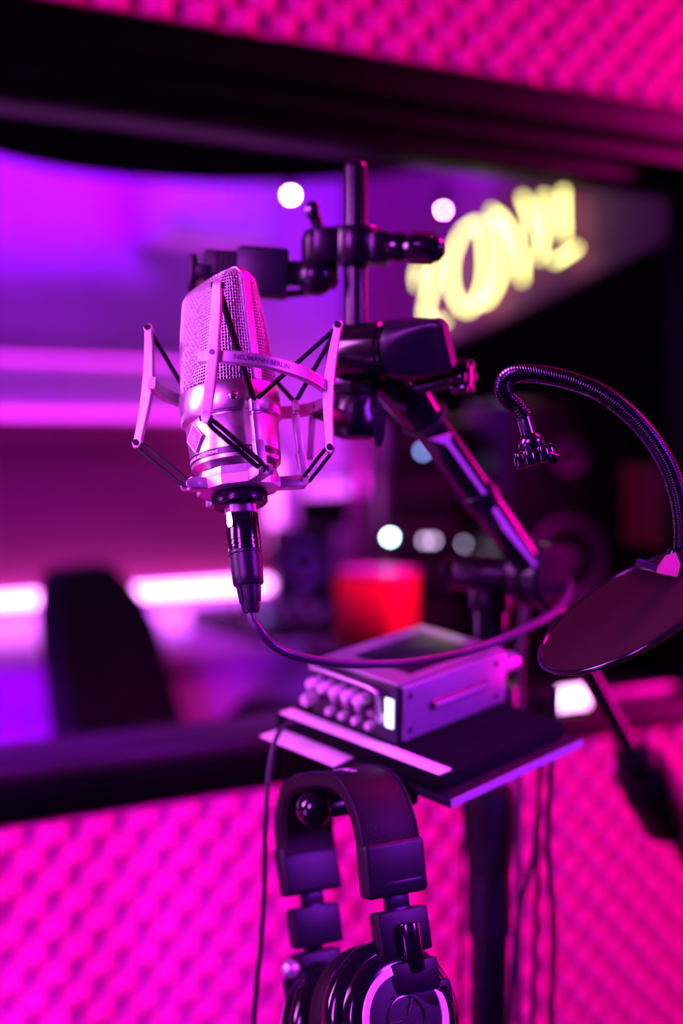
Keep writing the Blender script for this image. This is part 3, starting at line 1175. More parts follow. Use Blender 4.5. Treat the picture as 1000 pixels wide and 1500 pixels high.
# upright rod through the joint, and the swivel below it
rod0, rod1 = P(520, 560, 0.985), P(516, 240, 0.985)
rod1 = V((rod0.x, rod0.y, rod1.z))
Mrod = Matrix.Translation((rod0.x, rod0.y, 0))
bm = lathe(NB(), [(0, rod0.z - .02), (.0083, rod0.z - .02), (.0083, rod1.z - .004), (.0072, rod1.z - .001), (.0055, rod1.z), (0, rod1.z)], Mrod, 28)
st.part('upright_rod', bm, 'black_satin')
sz0, sz1 = P(520, 645, 0.965).z, P(520, 562, 0.965).z
sp = P(520, 600, 0.965)
Msw = Matrix.Translation((sp.x, sp.y, 0))
bm = lathe(NB(), [(0, sz0), (.009, sz0 + .0005), (.0155, sz0 + .003), (.0175, sz0 + .008), (.0180, sz0 + .015), (.0155, sz0 + .022), (.0150, sz1 - .008), (.0165, sz1 - .006), (.0165, sz1), (0, sz1)], Msw, 14)
st.part('swivel', bm, 'black_satin', angle=25)
bm = NB()
prism(bm, [(a * mm, b * mm) for a, b in ((-3, 14), (3, 15), (5, 6), (4.2, -8), (2.2, -15), (-1.2, -15), (-3, -8), (-4, 4))], 5 * mm, mtx(P(553, 622, 0.955), RT, UP, -FW))
cyl(bm, sp, P(553, 605, 0.955), .004, seg=14)
st.part('wing_lever', bm, 'plastic_violet_black')

# ================================================================== PHONE HOLDER clamped on the rod
ph = Thing('phone_holder', 'black clamp-on phone holder with spring jaws on the upright rod behind the microphone', 'phone holder', P(515, 362, 0.985))
bm = NB()
cR = V((rod0.x, rod0.y, P(515, 362, .985).z))
Mcl = Matrix.Translation(cR)
lathe(bm, [(.0084, -.0125), (.0165, -.0125), (.0175, -.011), (.0175, .011), (.0165, .0125), (.0084, .0125), (.0084, -.0125)], Mcl, 32)
box(bm, (.022, .026, .024), Mcl @ Matrix.Translation((-.018, 0, 0)), .003)
box(bm, (.014, .024, .022), Mcl @ Matrix.Translation((.016, -.004, -.002)), .003)
clampp = ph.part('rod_clamp', bm, 'black_satin')
k0 = cR + V((.020, -.006, -.001))
k1 = P(620, 364, 0.965)
kd2 = (k1 - k0).normalized()
bm = lathe(NB(), [(0, 0), (.0085, 0), (.0095, .002), (.0102, .013), (.0085, .016), (.0100, .019), (.0108, .024), (.0100, .034), (.0075, .040), (.004, .043), (0, .0435)], mtx(k0, *frame_from(kd2)), 28)
knob = ph.part('clamp_knob', bm, 'black_gloss')
bm = NB()
for k in range(8):
    a = 2 * math.pi * k / 8
    x_, y_, z_ = frame_from(kd2)
    d = x_ * math.cos(a) + y_ * math.sin(a)
    tube(bm, [k0 + kd2 * .020 + d * .0098, k0 + kd2 * .035 + d * .0092], .0016, 8)
ph.part('knob_rib', bm, 'black_gloss', parent=knob, kind='stuff')
# ball head and thumb screw
bh = P(465, 382, 0.985)
zb0, zb1 = P(465, 425, .985).z, P(465, 335, .985).z
bm = lathe(NB(), [(0, zb0), (.012, zb0 + .001), (.0145, zb0 + .005), (.0145, zb0 + .016), (.0115, zb0 + .02), (.0115, zb1 - .008), (.009, zb1 - .002), (.005, zb1), (0, zb1)], Matrix.Translation((bh.x, bh.y, 0)), 24)
sphere(bm, P(462, 405, .98), .0135, 20)
ph.part('ball_head', bm, 'black_satin')
bm = NB()
tube(bm, [P(468, 340, .985), P(461, 318, .98)], .0042, 12)
sphere(bm, P(457, 308, .978), .0058, 14, (1, .6, 1.15))
ph.part('thumb_screw', bm, 'dark_chrome')
# jaw bar
hx = (P(300, 398, 0.985) - P(440, 412, 0.995)).normalized()
bm = NB()
beam(bm, P(395, 400, .985), P(455, 402, .99), .018, .016, FW, .002)
beam(bm, P(395, 433, .985), P(455, 428, .99), .012, .004, FW, .001)
ph.part('arm', bm, 'black_satin')
bm = NB()
box(bm, (.036, .022, .034), mtx(P(384, 400, .985), RT, FW, UP) @ Matrix.Rotation(R(4), 4, 'Y'), .003)
jaw = ph.part('fixed_jaw', bm, 'plastic_violet_black')
bm = NB()
box(bm, (.044, .017, .021), mtx(P(345, 392, .985), RT, FW, UP) @ Matrix.Rotation(R(4), 4, 'Y'), .002)
for k in range(5):
    box(bm, (.0016, .018, .0215), mtx(P(318 + k * 8, 392, .9845), RT, FW, UP) @ Matrix.Rotation(R(4), 4, 'Y'))
ph.part('slide_body', bm, 'black_plastic')
bm = NB()
box(bm, (.006, .022, .026), mtx(P(283, 402, .985), RT, FW, UP) @ Matrix.Rotation(R(4), 4, 'Y'), .002)
box(bm, (.014, .020, .010), mtx(P(296, 400, .985), RT, FW, UP) @ Matrix.Rotation(R(4), 4, 'Y'), .002)
ph.part('sliding_jaw', bm, 'plastic_violet_black')

# ================================================================== POP FILTER on its gooseneck
pf = Thing('pop_filter', 'round gauze pop filter on a ribbed black gooseneck with star-knob clamp', 'pop filter', P(923, 893, 0.86))
gp = [(768, 612, .835), (757, 597, .835), (742, 583, .838), (736, 568, .842), (742, 554, .846), (760, 547, .85), (790, 548, .853), (830, 556, .856), (875, 573, .858), (915, 600, .86), (950, 637, .862),
      (977, 680, .864), (993, 725, .865), (1000, 770, .866), (998, 812, .867), (992, 828, .868)]
gpts = spline([P(*q) for q in gp], 10)
# re-sample evenly and rib it
cum = [0]
for a, b in zip(gpts, gpts[1:]):
    cum.append(cum[-1] + (b - a).length)
step = 0.0008
N = int(cum[-1] / step)
ev, j = [], 0
for i in range(N + 1):
    q = cum[-1] * i / N
    while j < len(cum) - 2 and cum[j + 1] < q:
        j += 1
    ev.append(gpts[j].lerp(gpts[j + 1], (q - cum[j]) / max(1e-9, cum[j + 1] - cum[j])))
rad_ = [0.0054 + (0.00050 if i % 2 else -0.00050) for i in range(N + 1)]
rad_ = [r * (0.86 + 0.14 * min(1, i / (N * .25))) for i, r in enumerate(rad_)]
pf.part('gooseneck', tube(NB(), ev, rad_, 14), 'dark_chrome', angle=70, label='ribbed flexible neck')
cdir = (P(783, 668, .835) - P(766, 610, .835)).normalized()
x_, y_, z_ = frame_from(cdir)
c0 = P(765, 607, .835)
bm = lathe(NB(), [(0, 0), (.0038, 0), (.0042, .002), (.0042, .012), (.0062, .0135), (.0075, .016), (.0075, .019), (.006, .021), (0, .021)], mtx(c0, x_, y_, z_), 24)
clampb = pf.part('ferrule', bm, 'dark_chrome', label='shiny end ferrule')
bm = NB()
star_knob(bm, c0 + cdir * .0205, cdir, 0.0118, 0.010, 6, .0040)
pf.part('star_knob', bm, 'black_gloss')
bm = NB()
lp = c0 + cdir * .026 + RT * .006
tube(bm, [lp - FW * .006, lp + RT * .006 - FW * .006 - UP * .002], .0035, 12)
pf.part('clamp_screw', bm, 'dark_chrome')
# the disc
Ld = (RT * .84 + UP * .55).normalized()
Sd = (RT * -.55 + UP * .84).normalized()
dnrm = (Sd * .98 - FW * .20).normalized()
dsh = dnrm.cross(Ld).normalized()
dcn = P(923, 893, 0.862)
RD = 0.0625
Md = mtx(dcn, Ld, dsh, dnrm)
hoop = pf.part('hoop', tube(NB(), [Md @ V((RD * math.cos(a), RD * math.sin(a), 0)) for a in [2 * math.pi * k / 96 for k in range(96)]], .0018, 10, closed=True), 'black_gloss')
for zz in (.0006, -.0006):
    bm = lathe(NB(), [(0, zz), (RD - .001, zz)], Md, 72)
    pf.part('gauze', bm, 'pop_gauze', label='dark stretched gauze')
for (px, py) in ((955, 918), (998, 874)):
    q = Md.inverted() @ P(px, py, .862)
    a = math.atan2(q.y, q.x)
    pp = Md @ V((RD * math.cos(a), RD * math.sin(a), 0))
    tn = Md.to_3x3() @ V((-math.sin(a), math.cos(a), 0))
    pf.part('hoop_clip', tube(NB(), [pp - tn * .002, pp + tn * .002], .0023, 10), 'chrome', parent=hoop)
hp = P(992, 830, .867)
bm = NB()
aa = Md @ V((RD * math.cos(R(62)), RD * math.sin(R(62)) * (1 if (Md @ V((0, 1, 0)) - dcn).dot(UP) > 0 else -1), 0))
lathe(bm, [(0, 0), (.0062, 0), (.0070, .002), (.0070, .014), (.0055, .017), (0, .017)], mtx(hp - UP * .006, *frame_from(UP)), 24)
beam(bm, hp - UP * .004, aa, .010, .006, FW, .001)
pf.part('hoop_socket', bm, 'black_gloss')
bm = prism(NB(), [(a * mm, b * mm) for a, b in ((-8.5, -5.5), (3, -8), (5, 0), (2, 7), (-3, 5), (-8, -2))], 5 * mm, mtx(P(983, 826, .862), RT, UP, -FW))
pf.part('thumb_tab', bm, 'badge_pink', label='small pink thumb tab')

# ================================================================== TRAY, PAD, RECORDER
TT = R(10.5)
eD = V((0, math.cos(TT), math.sin(TT)))
e1 = (RT + eD).normalized()
e2 = (-RT + eD).normalized()
tn = e1.cross(e2).normalized()
if tn.z < 0:
    tn = -tn
TO = P(660, 1172, 0.93)


def TP(p, q, h):
    return TO + e1 * p + e2 * q + tn * h


def TQ(px, py, h):
    w = hit(px, py, TO + tn * h, tn) - TO
    return w.dot(e1), w.dot(e2)


def tbox(bm, p0, p1, q0, q1, h0, h1, bevel=0.0):
    return box(bm, (p1 - p0, q1 - q0, h1 - h0), mtx(TP((p0 + p1) / 2, (q0 + q1) / 2, (h0 + h1) / 2), e1, e2, tn), bevel)


PT = 0.146
QT = 0.172
tray = Thing('equipment_tray', 'black square tray clamped on the stand, light-edged, tilted towards the camera', 'tray', TP(PT / 2, QT / 2, -0.006))
bm = NB()
tbox(bm, 0, PT, 0.0006, QT, -0.0062, 0, .0006)
board = tray.part('board', bm, 'tray_black')
bm = NB()
tbox(bm, 0.001, PT - .0005, -0.0006, 0.0008, -0.0058, -0.0004)
tray.part('edge_trim', bm, 'tray_edge', parent=board, label='pale edge strip')
bm = NB()
tb = TP(PT * .93, QT * .55, -.004)
beam(bm, tb - tn * .006, V((CX - .012, CY - .016, tb.z - .004)), .024, .010, Z, .002)
lathe(bm, [(.0128, -.016), (.021, -.016), (.022, -.014), (.022, .014), (.021, .016), (.0128, .016), (.0128, -.016)], Matrix.Translation((CX, CY, tb.z - .004)), 28)
tray.part('column_clamp', bm, 'black_satin')

pd0 = TQ(636, 1140, 0)
pad = NB()
PADH = 0.0125
tbox(pad, 0.0012, 0.138, 0.010, 0.170, 0.0012, PADH, .002)
single('foam_pad', pad, 'foam_pad', 'dark fuzzy foam pad lying on the tray under the recorder', 'pad')
# white tape strips
bm = NB()
tbox(bm, 0.0025, 0.0150, 0.0125, 0.168, PADH + .0002, PADH + .0010, .0003)
single('tape_strip', bm, 'white_tape', 'long white tape strip along the top edge of the foam pad', 'tape')
bm = NB()
tbox(bm, -0.017, 0.006, 0.092, 0.168, 0.0002, 0.0010, .0003)
single('paper_card', bm, 'white_tape', 'white paper card sticking out from under the foam pad above the headband', 'card')

# recorder
rp, rq = TQ(573, 1092, PADH + .0015)
rp2, _ = TQ(774, 1040, PADH + .0015)
_, rq2 = TQ(446, 1046, PADH + .0015)
p0_, p1_ = 0.0168, rp2
q0_, q1_ = 0.063, 0.150
H0, H1 = PADH + .0012, PADH + .0435
rec = Thing('audio_recorder', 'compact metal audio recorder with two rows of knobs on the tray', 'recorder', TP((p0_ + p1_) / 2, (q0_ + q1_) / 2, H0))
bm = NB()
tbox(bm, p0_ + .004, p1_ - .003, q0_ + .003, q1_ - .003, H0, H1, .003)
case = rec.part('case', bm, 'panel_dark')
# side cheek with long slot (facing e2-)
bm = NB()
tbox(bm, p0_ + .006, p1_, q0_ - .0004, q0_ + .004, H0 + .001, H1 - .001, .0015)
cheek = rec.part('side_plate', bm, 'interface_metal', parent=case)
bm = NB()
sl = p1_ - p0_
hm = (H0 + H1) / 2
tube(bm, [TP(p0_ + sl * .28, q0_ - .0006, hm), TP(p0_ + sl * .80, q0_ - .0006, hm)], .0036, 12)
rec.part('slot_recess', bm, 'panel_dark', parent=case)
bm = tube(NB(), [TP(p0_ + sl * .30, q0_ - .0020, hm), TP(p0_ + sl * .79, q0_ - .0020, hm)], .0026, 10)
rec.part('slot_bar', bm, 'interface_metal', parent=case)
for fp, hh in ((.10, .8), (.10, .2), (.90, .8), (.90, .2)):
    a = TP(p0_ + sl * fp, q0_ - .0008, H0 + (H1 - H0) * hh)
    rec.part('side_screw', cyl(NB(), a, a + e2 * .001, .0022, seg=14), 'panel_dark', parent=case)
# top plate
bm = NB()
tbox(bm, p0_ + .004, p1_ - .001, q0_ + .004, q1_ - .004, H1 - .001, H1 + .0008, .0005)
rec.part('top_plate', bm, 'interface_metal', parent=case)
bm = NB()
tbox(bm, p0_ + .025, p1_ - .02, q0_ + .012, q1_ - .02, H1 + .0006, H1 + .0016, .0004)
rec.part('top_label', bm, 'panel_dark', parent=case)
# front panel (facing e1-)
wq = q1_ - q0_
bm = NB()
tbox(bm, p0_, p0_ + .005, q0_ + .001, q1_ - .001, H0 - .0005, H1 - .0005, .0015)
front = rec.part('front_panel', bm, 'panel_dark')
bar = [TP(p0_ - .006, q0_ + wq * .14, hm - .006), TP(p0_ - .008, q0_ + wq * .14, hm + .012), TP(p0_ - .008, q0_ + wq * .2, H1 - .003), TP(p0_ - .008, q0_ + wq * .6, H1 - .002), TP(p0_ - .008, q0_ + wq * .9, H1 - .002)]
rec.part('guard_bar', tube(NB(), spline(bar, 8), .0016, 10), 'interface_metal', parent=front)


def knob_at(f, hh, r, ln, m):
    a = TP(p0_, q0_ + wq * f, H0 + (H1 - H0) * hh)
    bm = lathe(NB(), [(0, 0), (r, 0), (r, ln * .8), (r * .8, ln), (0, ln)], mtx(a, *frame_from(-e1)), 20)
    return rec.part('knob', bm, m, parent=front)


for i in range(5):
    knob_at(.34 + .135 * i, .66, .0042, .012, 'knob_grey')
for i in range(4):
    knob_at(.28 + .15 * i, .22, .0030, .006, 'knob_grey')
for i in range(4):
    knob_at(.27 + .14 * i, .44, .0026, .004, 'interface_metal')
knob_at(.94, .34, .0046, .012, 'knob_grey')
knob_at(.16, .42, .0030, .006, 'knob_grey')
bm = NB()
tbox(bm, p0_ - .0012, p0_ + .001, q0_ + wq * .045, q0_ + wq * .13, H0 + (H1 - H0) * .28, H0 + (H1 - H0) * .78, .0004)
rec.part('display', bm, 'display_white', parent=front, label='small lit white display')
# plug at the far end
bm = NB()
a = TP(p1_ - .001, q0_ + wq * .12, hm + .004)
lathe(bm, [(0, 0), (.0085, 0), (.0085, .010), (.0075, .012), (.0075, .022), (.0060, .024), (0, .024)], mtx(a, *frame_from(e1)), 24)
rec.part('side_plug', bm, 'interface_metal', parent=case)

# ================================================================== HEADPHONE HANGER + HEADPHONES
HS = V((0.50, -0.866, 0)).normalized()
HW = V((-HS.y, HS.x, 0))          # (.815,.58)
HT = P(491, 1128, 0.93)
tilt = R(15)
S2 = (HS * math.cos(tilt) + Z * math.sin(tilt)).normalized()
Z2 = (Z * math.cos(tilt) - HS * math.sin(tilt)).normalized()


def HP(s, w, z):
    return HT + S2 * s + HW * w + Z2 * z


hg = Thing('headphone_hanger', 'black round peg clamped under the tray carrying the headphones', 'hanger', HP(0, 0.03, -.03))
pk = HT - Z * .0235
bm = cyl(NB(), pk - HW * .012, pk + HW * .060, .0075, seg=24)
hg.part('peg', bm, 'black_satin')
bm = NB()
sphere(bm, pk - HW * .016, .0118, 24)
hg.part('end_knob', bm, 'black_gloss', label='glossy round end knob')
bm = NB()
beam(bm, pk + HW * .050, TP(.03, .075, -.012), .018, .012, Z, .002)
tbox(bm, .012, .05, .06, .095, -.016, -.0064, .001)
hg.part('clamp', bm, 'black_satin')

hpn = Thing('headphones', 'black closed-back studio headphones with silver-ringed earcups hanging below the tray', 'headphones', HP(0, 0, -.14))
arch = [(-.0585, -.052), (-.0575, -.036), (-.050, -.0175), (-.036, -.0052), (-.018, -.0005), (0, .0), (.018, -.0005), (.036, -.0052), (.050, -.0175), (.0575, -.036), (.0585, -.052)]
ap = spline([V((a, b, 0)) for a, b in arch], 8)


def band(bm, pts, th, wd, rnd=.002, dz=0.0):
    prev = None
    first = None
    n = len(pts)
    for i in range(n):
        t = (pts[min(i + 1, n - 1)] - pts[max(i - 1, 0)]).normalized()
        nn = V((-t.y, t.x, 0))
        sec = [(-th, -wd + rnd), (-th + rnd, -wd), (-rnd * .5, -wd), (0, -wd + rnd), (0, wd - rnd), (-rnd * .5, wd), (-th + rnd, wd), (-th, wd - rnd)]
        cur = []
        for o_, w_ in sec:
            q = pts[i] + nn * (o_ + dz)
            cur.append(bm.verts.new(HP(q.x, w_, q.y)))
        if prev:
            for k in range(8):
                bm.faces.new((prev[k], prev[(k + 1) % 8], cur[(k + 1) % 8], cur[k]))
        else:
            first = cur
        prev = cur
    bm.faces.new(first)
    bm.faces.new(prev)
    return bm


hb = hpn.part('headband', band(NB(), ap, .0105, .0205, .003), 'leatherette', label='padded leatherette headband')
bm = NB()
for sg in (-1, 1):
    pts_ = []
    for q in ap:
        t = HP(q.x, sg * .0200, q.y)
        pts_.append(t)
    tube(bm, pts_, .0009, 6)
hpn.part('seam_piping', bm, 'plastic_violet_black', parent=hb)
# faint worn print on the band's top, too blurred to read
bm = NB()
for k, (ln, w0) in enumerate(((.0030, -.004), (.0022, -.0045), (.0034, -.0035), (.0026, -.004), (.0030, -.0045), (.0024, -.0038))):
    s_ = .006 + k * .0042
    j = min(range(len(ap)), key=lambda i: abs(ap[i].x - s_))
    tg = (ap[min(j + 1, len(ap) - 1)] - ap[j - 1]).normalized()
    tw_ = (S2 * tg.x + Z2 * tg.y).normalized()
    box(bm, (.0026, ln * 1.6, .0003), mtx(HP(ap[j].x, w0 + .002, ap[j].y + .0002), tw_, HW, tw_.cross(HW)))
hpn.part('worn_print', bm, 'knob_grey', parent=hb, label='faint pale print on the headband')


def limb(sg):
    L = lambda s, w, z: HP(sg * s, w, z)
    sx = S2 * sg
    # end cap sleeve
    bm = NB()
    M1 = mtx(L(.0555, 0, -.0625), sx, HW, Z2) @ Matrix.Rotation(R(4 * 1), 4, 'Y')
    box(bm, (.0135, .043, .033), M1, .003, 3)
    capo = hpn.part('band_end', bm, 'black_plastic')
    bm = NB()
    box(bm, (.0008, .026, .003), M1 @ Matrix.Translation((.0068, .004, -.009)), .0003)
    hpn.part('end_groove', bm, 'plastic_violet_black', parent=capo)
    # slider
    bm = NB()
    box(bm, (.0035, .017, .022), mtx(L(.0555, 0, -.083), sx, HW, Z2), .0006)
    hpn.part('slider', bm, 'dark_chrome', label='metal size slider')
    # yoke block with hinge barrel
    bm = NB()
    box(bm, (.0125, .036, .026), mtx(L(.0560, 0, -.1005), sx, HW, Z2), .002)
    yoke = hpn.part('yoke', bm, 'black_plastic')
    bm = cyl(NB(), L(.064, .001, -.124), L(.064, .001, -.095), .0068, seg=24, bev=.0015)
    hpn.part('hinge_barrel', bm, 'black_gloss', parent=yoke)
    bm = NB()
    if sg > 0:
        cyl(bm, L(.060, -.0165, -.127), L(.060, -.0195, -.127), .0060, seg=20)
    else:
        sphere(bm, L(.058, -.020, -.122) - FW * .012, .0062, 16)
    hpn.part('hinge_cap', bm, 'mount_silver', parent=yoke, label='bright hinge cap')
    # cup bracket
    bm = NB()
    box(bm, (.016, .034, .020), mtx(L(.060, 0, -.127), sx, HW, Z2), .003)
    box(bm, (.008, .050, .016), mtx(L(.063, 0, -.1395), sx, HW, Z2), .003)
    br = hpn.part('cup_bracket', bm, 'black_plastic')
    for w_ in (-.018, .018):
        a = L(.0668, w_, -.137)
        hpn.part('bracket_screw', cyl(NB(), a, a + sx * .0012, .0022, seg=14), 'chrome', parent=br)
    # cup
    if sg > 0:
        cn = (sx * .97 + Z2 * .10 + HW * .06).normalized()
        cc_ = L(.050, -.013, -.151)
    else:                       # the far cup has swivelled edge-on
        cn = (-RT * .95 + FW * .25).normalized()
        cc_ = L(.058, -.004, -.170)
    Mq = mtx(cc_, *frame_from(cn, Z2)) @ Matrix.Scale(1.06, 4)
    bm = lathe(NB(), [(0, -.004), (.041, -.004), (.0440, -.001), (.0445, .004), (.0432, .008), (.0395, .0105), (.0375, .0110), (.0355, .0155), (.0335, .0170), (.0290, .0178), (.0285, .0172), (0, .0172)], Mq, 72)
    cup = hpn.part('earcup', bm, 'black_gloss')
    bm = lathe(NB(), [(.0245, .0170), (.0245, .0183), (.0250, .0188), (.0285, .0188), (.0290, .0183), (.0290, .0170)], Mq, 72)
    hpn.part('cup_ring', bm, 'highlight_and_ring_metal', parent=cup, label='brushed silver ring')
    bm = lathe(NB(), [(0, .0182), (.006, .0182), (.022, .0176), (.0245, .0172)], Mq, 48)
    hpn.part('cup_face', bm, 'black_plastic', parent=cup)
    bm = NB()
    for k in range(3):
        a = R(90 + 120 * k)
        b0 = Mq @ V((.012 * math.cos(a), .012 * math.sin(a), .0186))
        b1 = Mq @ V((.003 * math.cos(a), .003 * math.sin(a), .0188))
        tube(bm, [b0, b1], .0009, 8)
    tube(bm, [Mq @ V((.0125 * math.cos(R(a)), .0125 * math.sin(R(a)), .0184)) for a in range(0, 360, 15)], .0006, 6, closed=True)
    hpn.part('cup_emblem', bm, 'dark_chrome', parent=cup, label='triple-spoke emblem')
    bm = lathe(NB(), [(.019, -.003), (.041, -.003), (.0435, -.008), (.0430, -.016), (.039, -.0215), (.031, -.0225), (.024, -.019), (.020, -.012)], Mq, 56)
    hpn.part('ear_pad', bm, 'leatherette')


limb(1)
limb(-1)

# ================================================================== LOOSE CABLES
def wire(pts, r, label, m='cable_black', group=None):
    bm = tube(NB(), spline([P(*q) for q in pts], 10), r, 10)
    return single('cable', bm, m, label, 'cable', group=group)


a = TP(p0_ - .012, q0_ + wq * .94, H0 + (H1 - H0) * .34)
lft = [(432, 1057, .99), (416, 1062, .985), (402, 1088, .98), (393, 1140, .975), (388, 1220, .97), (387, 1300, .97), (382, 1380, .97), (375, 1450, .97), (371, 1520, .97), (368, 1700, .97)]
wire(lft, .0019, 'thin black cable dangling left of the headphones from the recorder', group='loose cables hanging by the stand')
wire([(806, 1020, 1.10), (800, 1080, 1.12), (792, 1130, 1.12), (786, 1200, 1.12), (780, 1260, 1.12), (762, 1330, 1.12), (752, 1400, 1.12), (746, 1520, 1.12), (744, 1750, 1.12)], .0022,
     'black cable behind the tray that swings left to the stand clutch', group='loose cables hanging by the stand')
wire([(798, 1015, 1.105), (794, 1090, 1.13), (790, 1150, 1.13), (787, 1240, 1.13), (786, 1300, 1.13), (783, 1400, 1.13), (779, 1520, 1.13), (778, 1750, 1.13)], .0022,
     'black cable hanging straight down in the middle right of the stand', group='loose cables hanging by the stand')
wire([(812, 1010, 1.10), (810, 1080, 1.12), (806, 1150, 1.12), (802, 1230, 1.12), (807, 1300, 1.12), (811, 1370, 1.12), (809, 1440, 1.12), (806, 1520, 1.12), (806, 1750, 1.12)], .0026,
     'rightmost thick black cable hanging from the tray', group='loose cables hanging by the stand')
wire([(690, 1160, 1.19), (679, 1230, 1.19), (676, 1320, 1.19), (675, 1420, 1.19), (674, 1520, 1.19), (674, 1750, 1.19)], .0015,
     'thin black cable hanging just left of the stand clutch', group='loose cables hanging by the stand')

# small lit lamp on the sill
q = WH(833, 1019, -0.015)
zs = WIN_Z0 + .034
lm = Thing('sill_light', 'small white glowing light on the window sill beside the boom', 'light', V((q.x, q.y, zs)))
bm = NB()
box(bm, (.056, .016, .034), mtx(V((q.x, q.y, zs + .018)), TV, NV, Z), .003)
lm.part('housing', bm, 'black_plastic')
bm = NB()
box(bm, (.050, .002, .028), mtx(V((q.x, q.y, zs + .018)) - NV * .0085, TV, NV, Z), .0008)
lm.part('diffuser', bm, 'led_panel', label='white lit diffuser')

# ================================================================== CONTROL ROOM
def sz(px, py, h):
    w = WH(px, py, h)
    return (w - W0).dot(TV), w.z


# ledge with two light lines along the back wall
_, zl1 = sz(0, 512, HB - .10)
_, zl0 = sz(0, 614, HB - .10)
sr = sz(392, 560, HB - .10)[0]
lg = Thing('wall_ledge', 'pale boxed ledge along the back wall edged with magenta light lines', 'ledge', W(-.6, HB - .05, zl0))
bm = NB()
wbox(bm, -2.05, sr, HB - .10, HB - .001, zl0 + .012, zl1 - .012, .004)
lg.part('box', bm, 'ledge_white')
for z0, z1 in ((zl1 - .024, zl1 - .014), (zl0 + .004, zl0 + .020)):
    bm = NB()
    wbox(bm, -2.05, sr, HB - .112, HB - .098, z0, z1, .003)
    lg.part('light_line', bm, 'led_magenta')
# upper soffit box
s0_, z0_ = sz(250, 345, HB - .25)
s1_, z1_ = sz(400, 285, HB - .25)
bm = NB()
wbox(bm, s0_, s1_, HB - .25, HB - .001, z0_, z1_ + .10, .01)
single('duct_box', bm, 'ledge_white', 'pale square duct box high on the back wall lit magenta', 'duct')
# maroon panel
_, zm1 = sz(0, 616, HB - .05)
_, zm0 = sz(0, 868, HB - .05)
sm1 = sz(404, 740, HB - .05)[0]
bm = NB()
wbox(bm, -2.05, sm1, HB - .05, HB - .001, zm0, zm1, .006)
single('fabric_panel', bm, 'maroon_fabric', 'wide maroon fabric acoustic panel below the ledge', 'panel')
# white light line over the desk
_, zw1 = sz(0, 866, HB - .08)
_, zw0 = sz(0, 896, HB - .08)
sw1 = sz(398, 870, HB - .08)[0]
bm = NB()
wbox(bm, -2.05, sw1, HB - .10, HB - .052, zw0 + .012, zw1 - .012, .004)
single('light_bar', bm, 'led_white', 'long bright white light bar along the back of the desk', 'light bar')
# desk
DZ = 0.80
dk = Thing('desk', 'long pale studio desk along the back wall washed magenta', 'desk', W(-.6, 1.65, 0))
bm = NB()
wbox(bm, -2.05, 1.02, 1.30, HB - .002, DZ - .03, DZ, .004)
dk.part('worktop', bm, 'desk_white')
for i in range(5):
    s_ = -2.0 + i * .6
    bm = NB()
    wbox(bm, s_, s_ + .585, 1.33, HB - .01, 0.02, DZ - .032, .003)
    un = dk.part('drawer_unit', bm, 'desk_white')
    for z_ in (.10, .42):
        bm = NB()
        wbox(bm, s_ + .02, s_ + .565, 1.318, 1.332, z_, z_ + .28, .003)
        dk.part('drawer', bm, 'desk_white', parent=un)
# chair
cp = P(345, 900, 2.55)
ch = Thing('office_chair', 'black high-backed office chair in front of the desk, seen from the side', 'chair', (cp.x, cp.y, 0))
ya = R(250)
cxd = V((math.cos(ya), math.sin(ya), 0))
cyd = V((-math.sin(ya), math.cos(ya), 0))


def CP(x, y, z):
    return V((cp.x, cp.y, 0)) + cxd * x + cyd * y + Z * z


bm = NB()
prev = None
first = None
for i in range(13):
    t = i / 12
    z_ = .50 + .508 * t
    hw = .215 * (1 - .22 * t ** 2) * (1 - .45 * max(0, (t - .72) / .28) ** 2.5)
    lean_ = .02 - .10 * t
    cur = []
    for k in range(24):
        a_ = 2 * math.pi * k / 24
        cx, cy = math.cos(a_), math.sin(a_)
        u = hw * math.copysign(abs(cx) ** .5, cx)
        w_ = .045 * (1 - .3 * t) * math.copysign(abs(cy) ** .6, cy)
        cur.append(bm.verts.new(CP(u, w_ - .20 + lean_ - .05 * (1 - (u / .22) ** 2), z_)))
    if prev:
        for k in range(24):
            bm.faces.new((prev[k], prev[(k + 1) % 24], cur[(k + 1) % 24], cur[k]))
    else:
        first = cur
    prev = cur
bm.faces.new(first)
bm.faces.new(prev)
ch.part('backrest', bm, 'chair_fabric')
bm = NB()
box(bm, (.48, .48, .09), mtx(CP(0, .02, .47), cxd, cyd, Z), .035, 3)
ch.part('seat', bm, 'chair_fabric')
for sg in (-1, 1):
    bm = NB()
    tube(bm, spline([CP(sg * .25, -.16, .46), CP(sg * .27, -.15, .62), CP(sg * .27, -.10, .70), CP(sg * .27, .12, .71)], 6), .018, 10)
    box(bm, (.07, .26, .03), mtx(CP(sg * .27, .02, .715), cxd, cyd, Z), .012)
    ch.part('armrest', bm, 'black_plastic')
ch.part('gas_post', cyl(NB(), CP(0, .02, .08), CP(0, .02, .44), .028, seg=20), 'black_satin')
for k in range(5):
    a_ = 2 * math.pi * k / 5
    d_ = cxd * math.cos(a_) + cyd * math.sin(a_)
    b_ = CP(0, .02, 0)
    lg_ = ch.part('base_leg', tube(NB(), [b_ + Z * .10, b_ + d_ * .22 + Z * .065], .018, 10), 'black_satin')
    ch.part('castor', cyl(NB(), b_ + d_ * .22 + Z * .028 - d_.cross(Z) * .018, b_ + d_ * .22 + Z * .028 + d_.cross(Z) * .018, .028, seg=16), 'black_rubber', parent=lg_)

# things on the desk
def desk_s(px, h):
    return (ZH(px, 920, DZ) - W0).dot(TV)


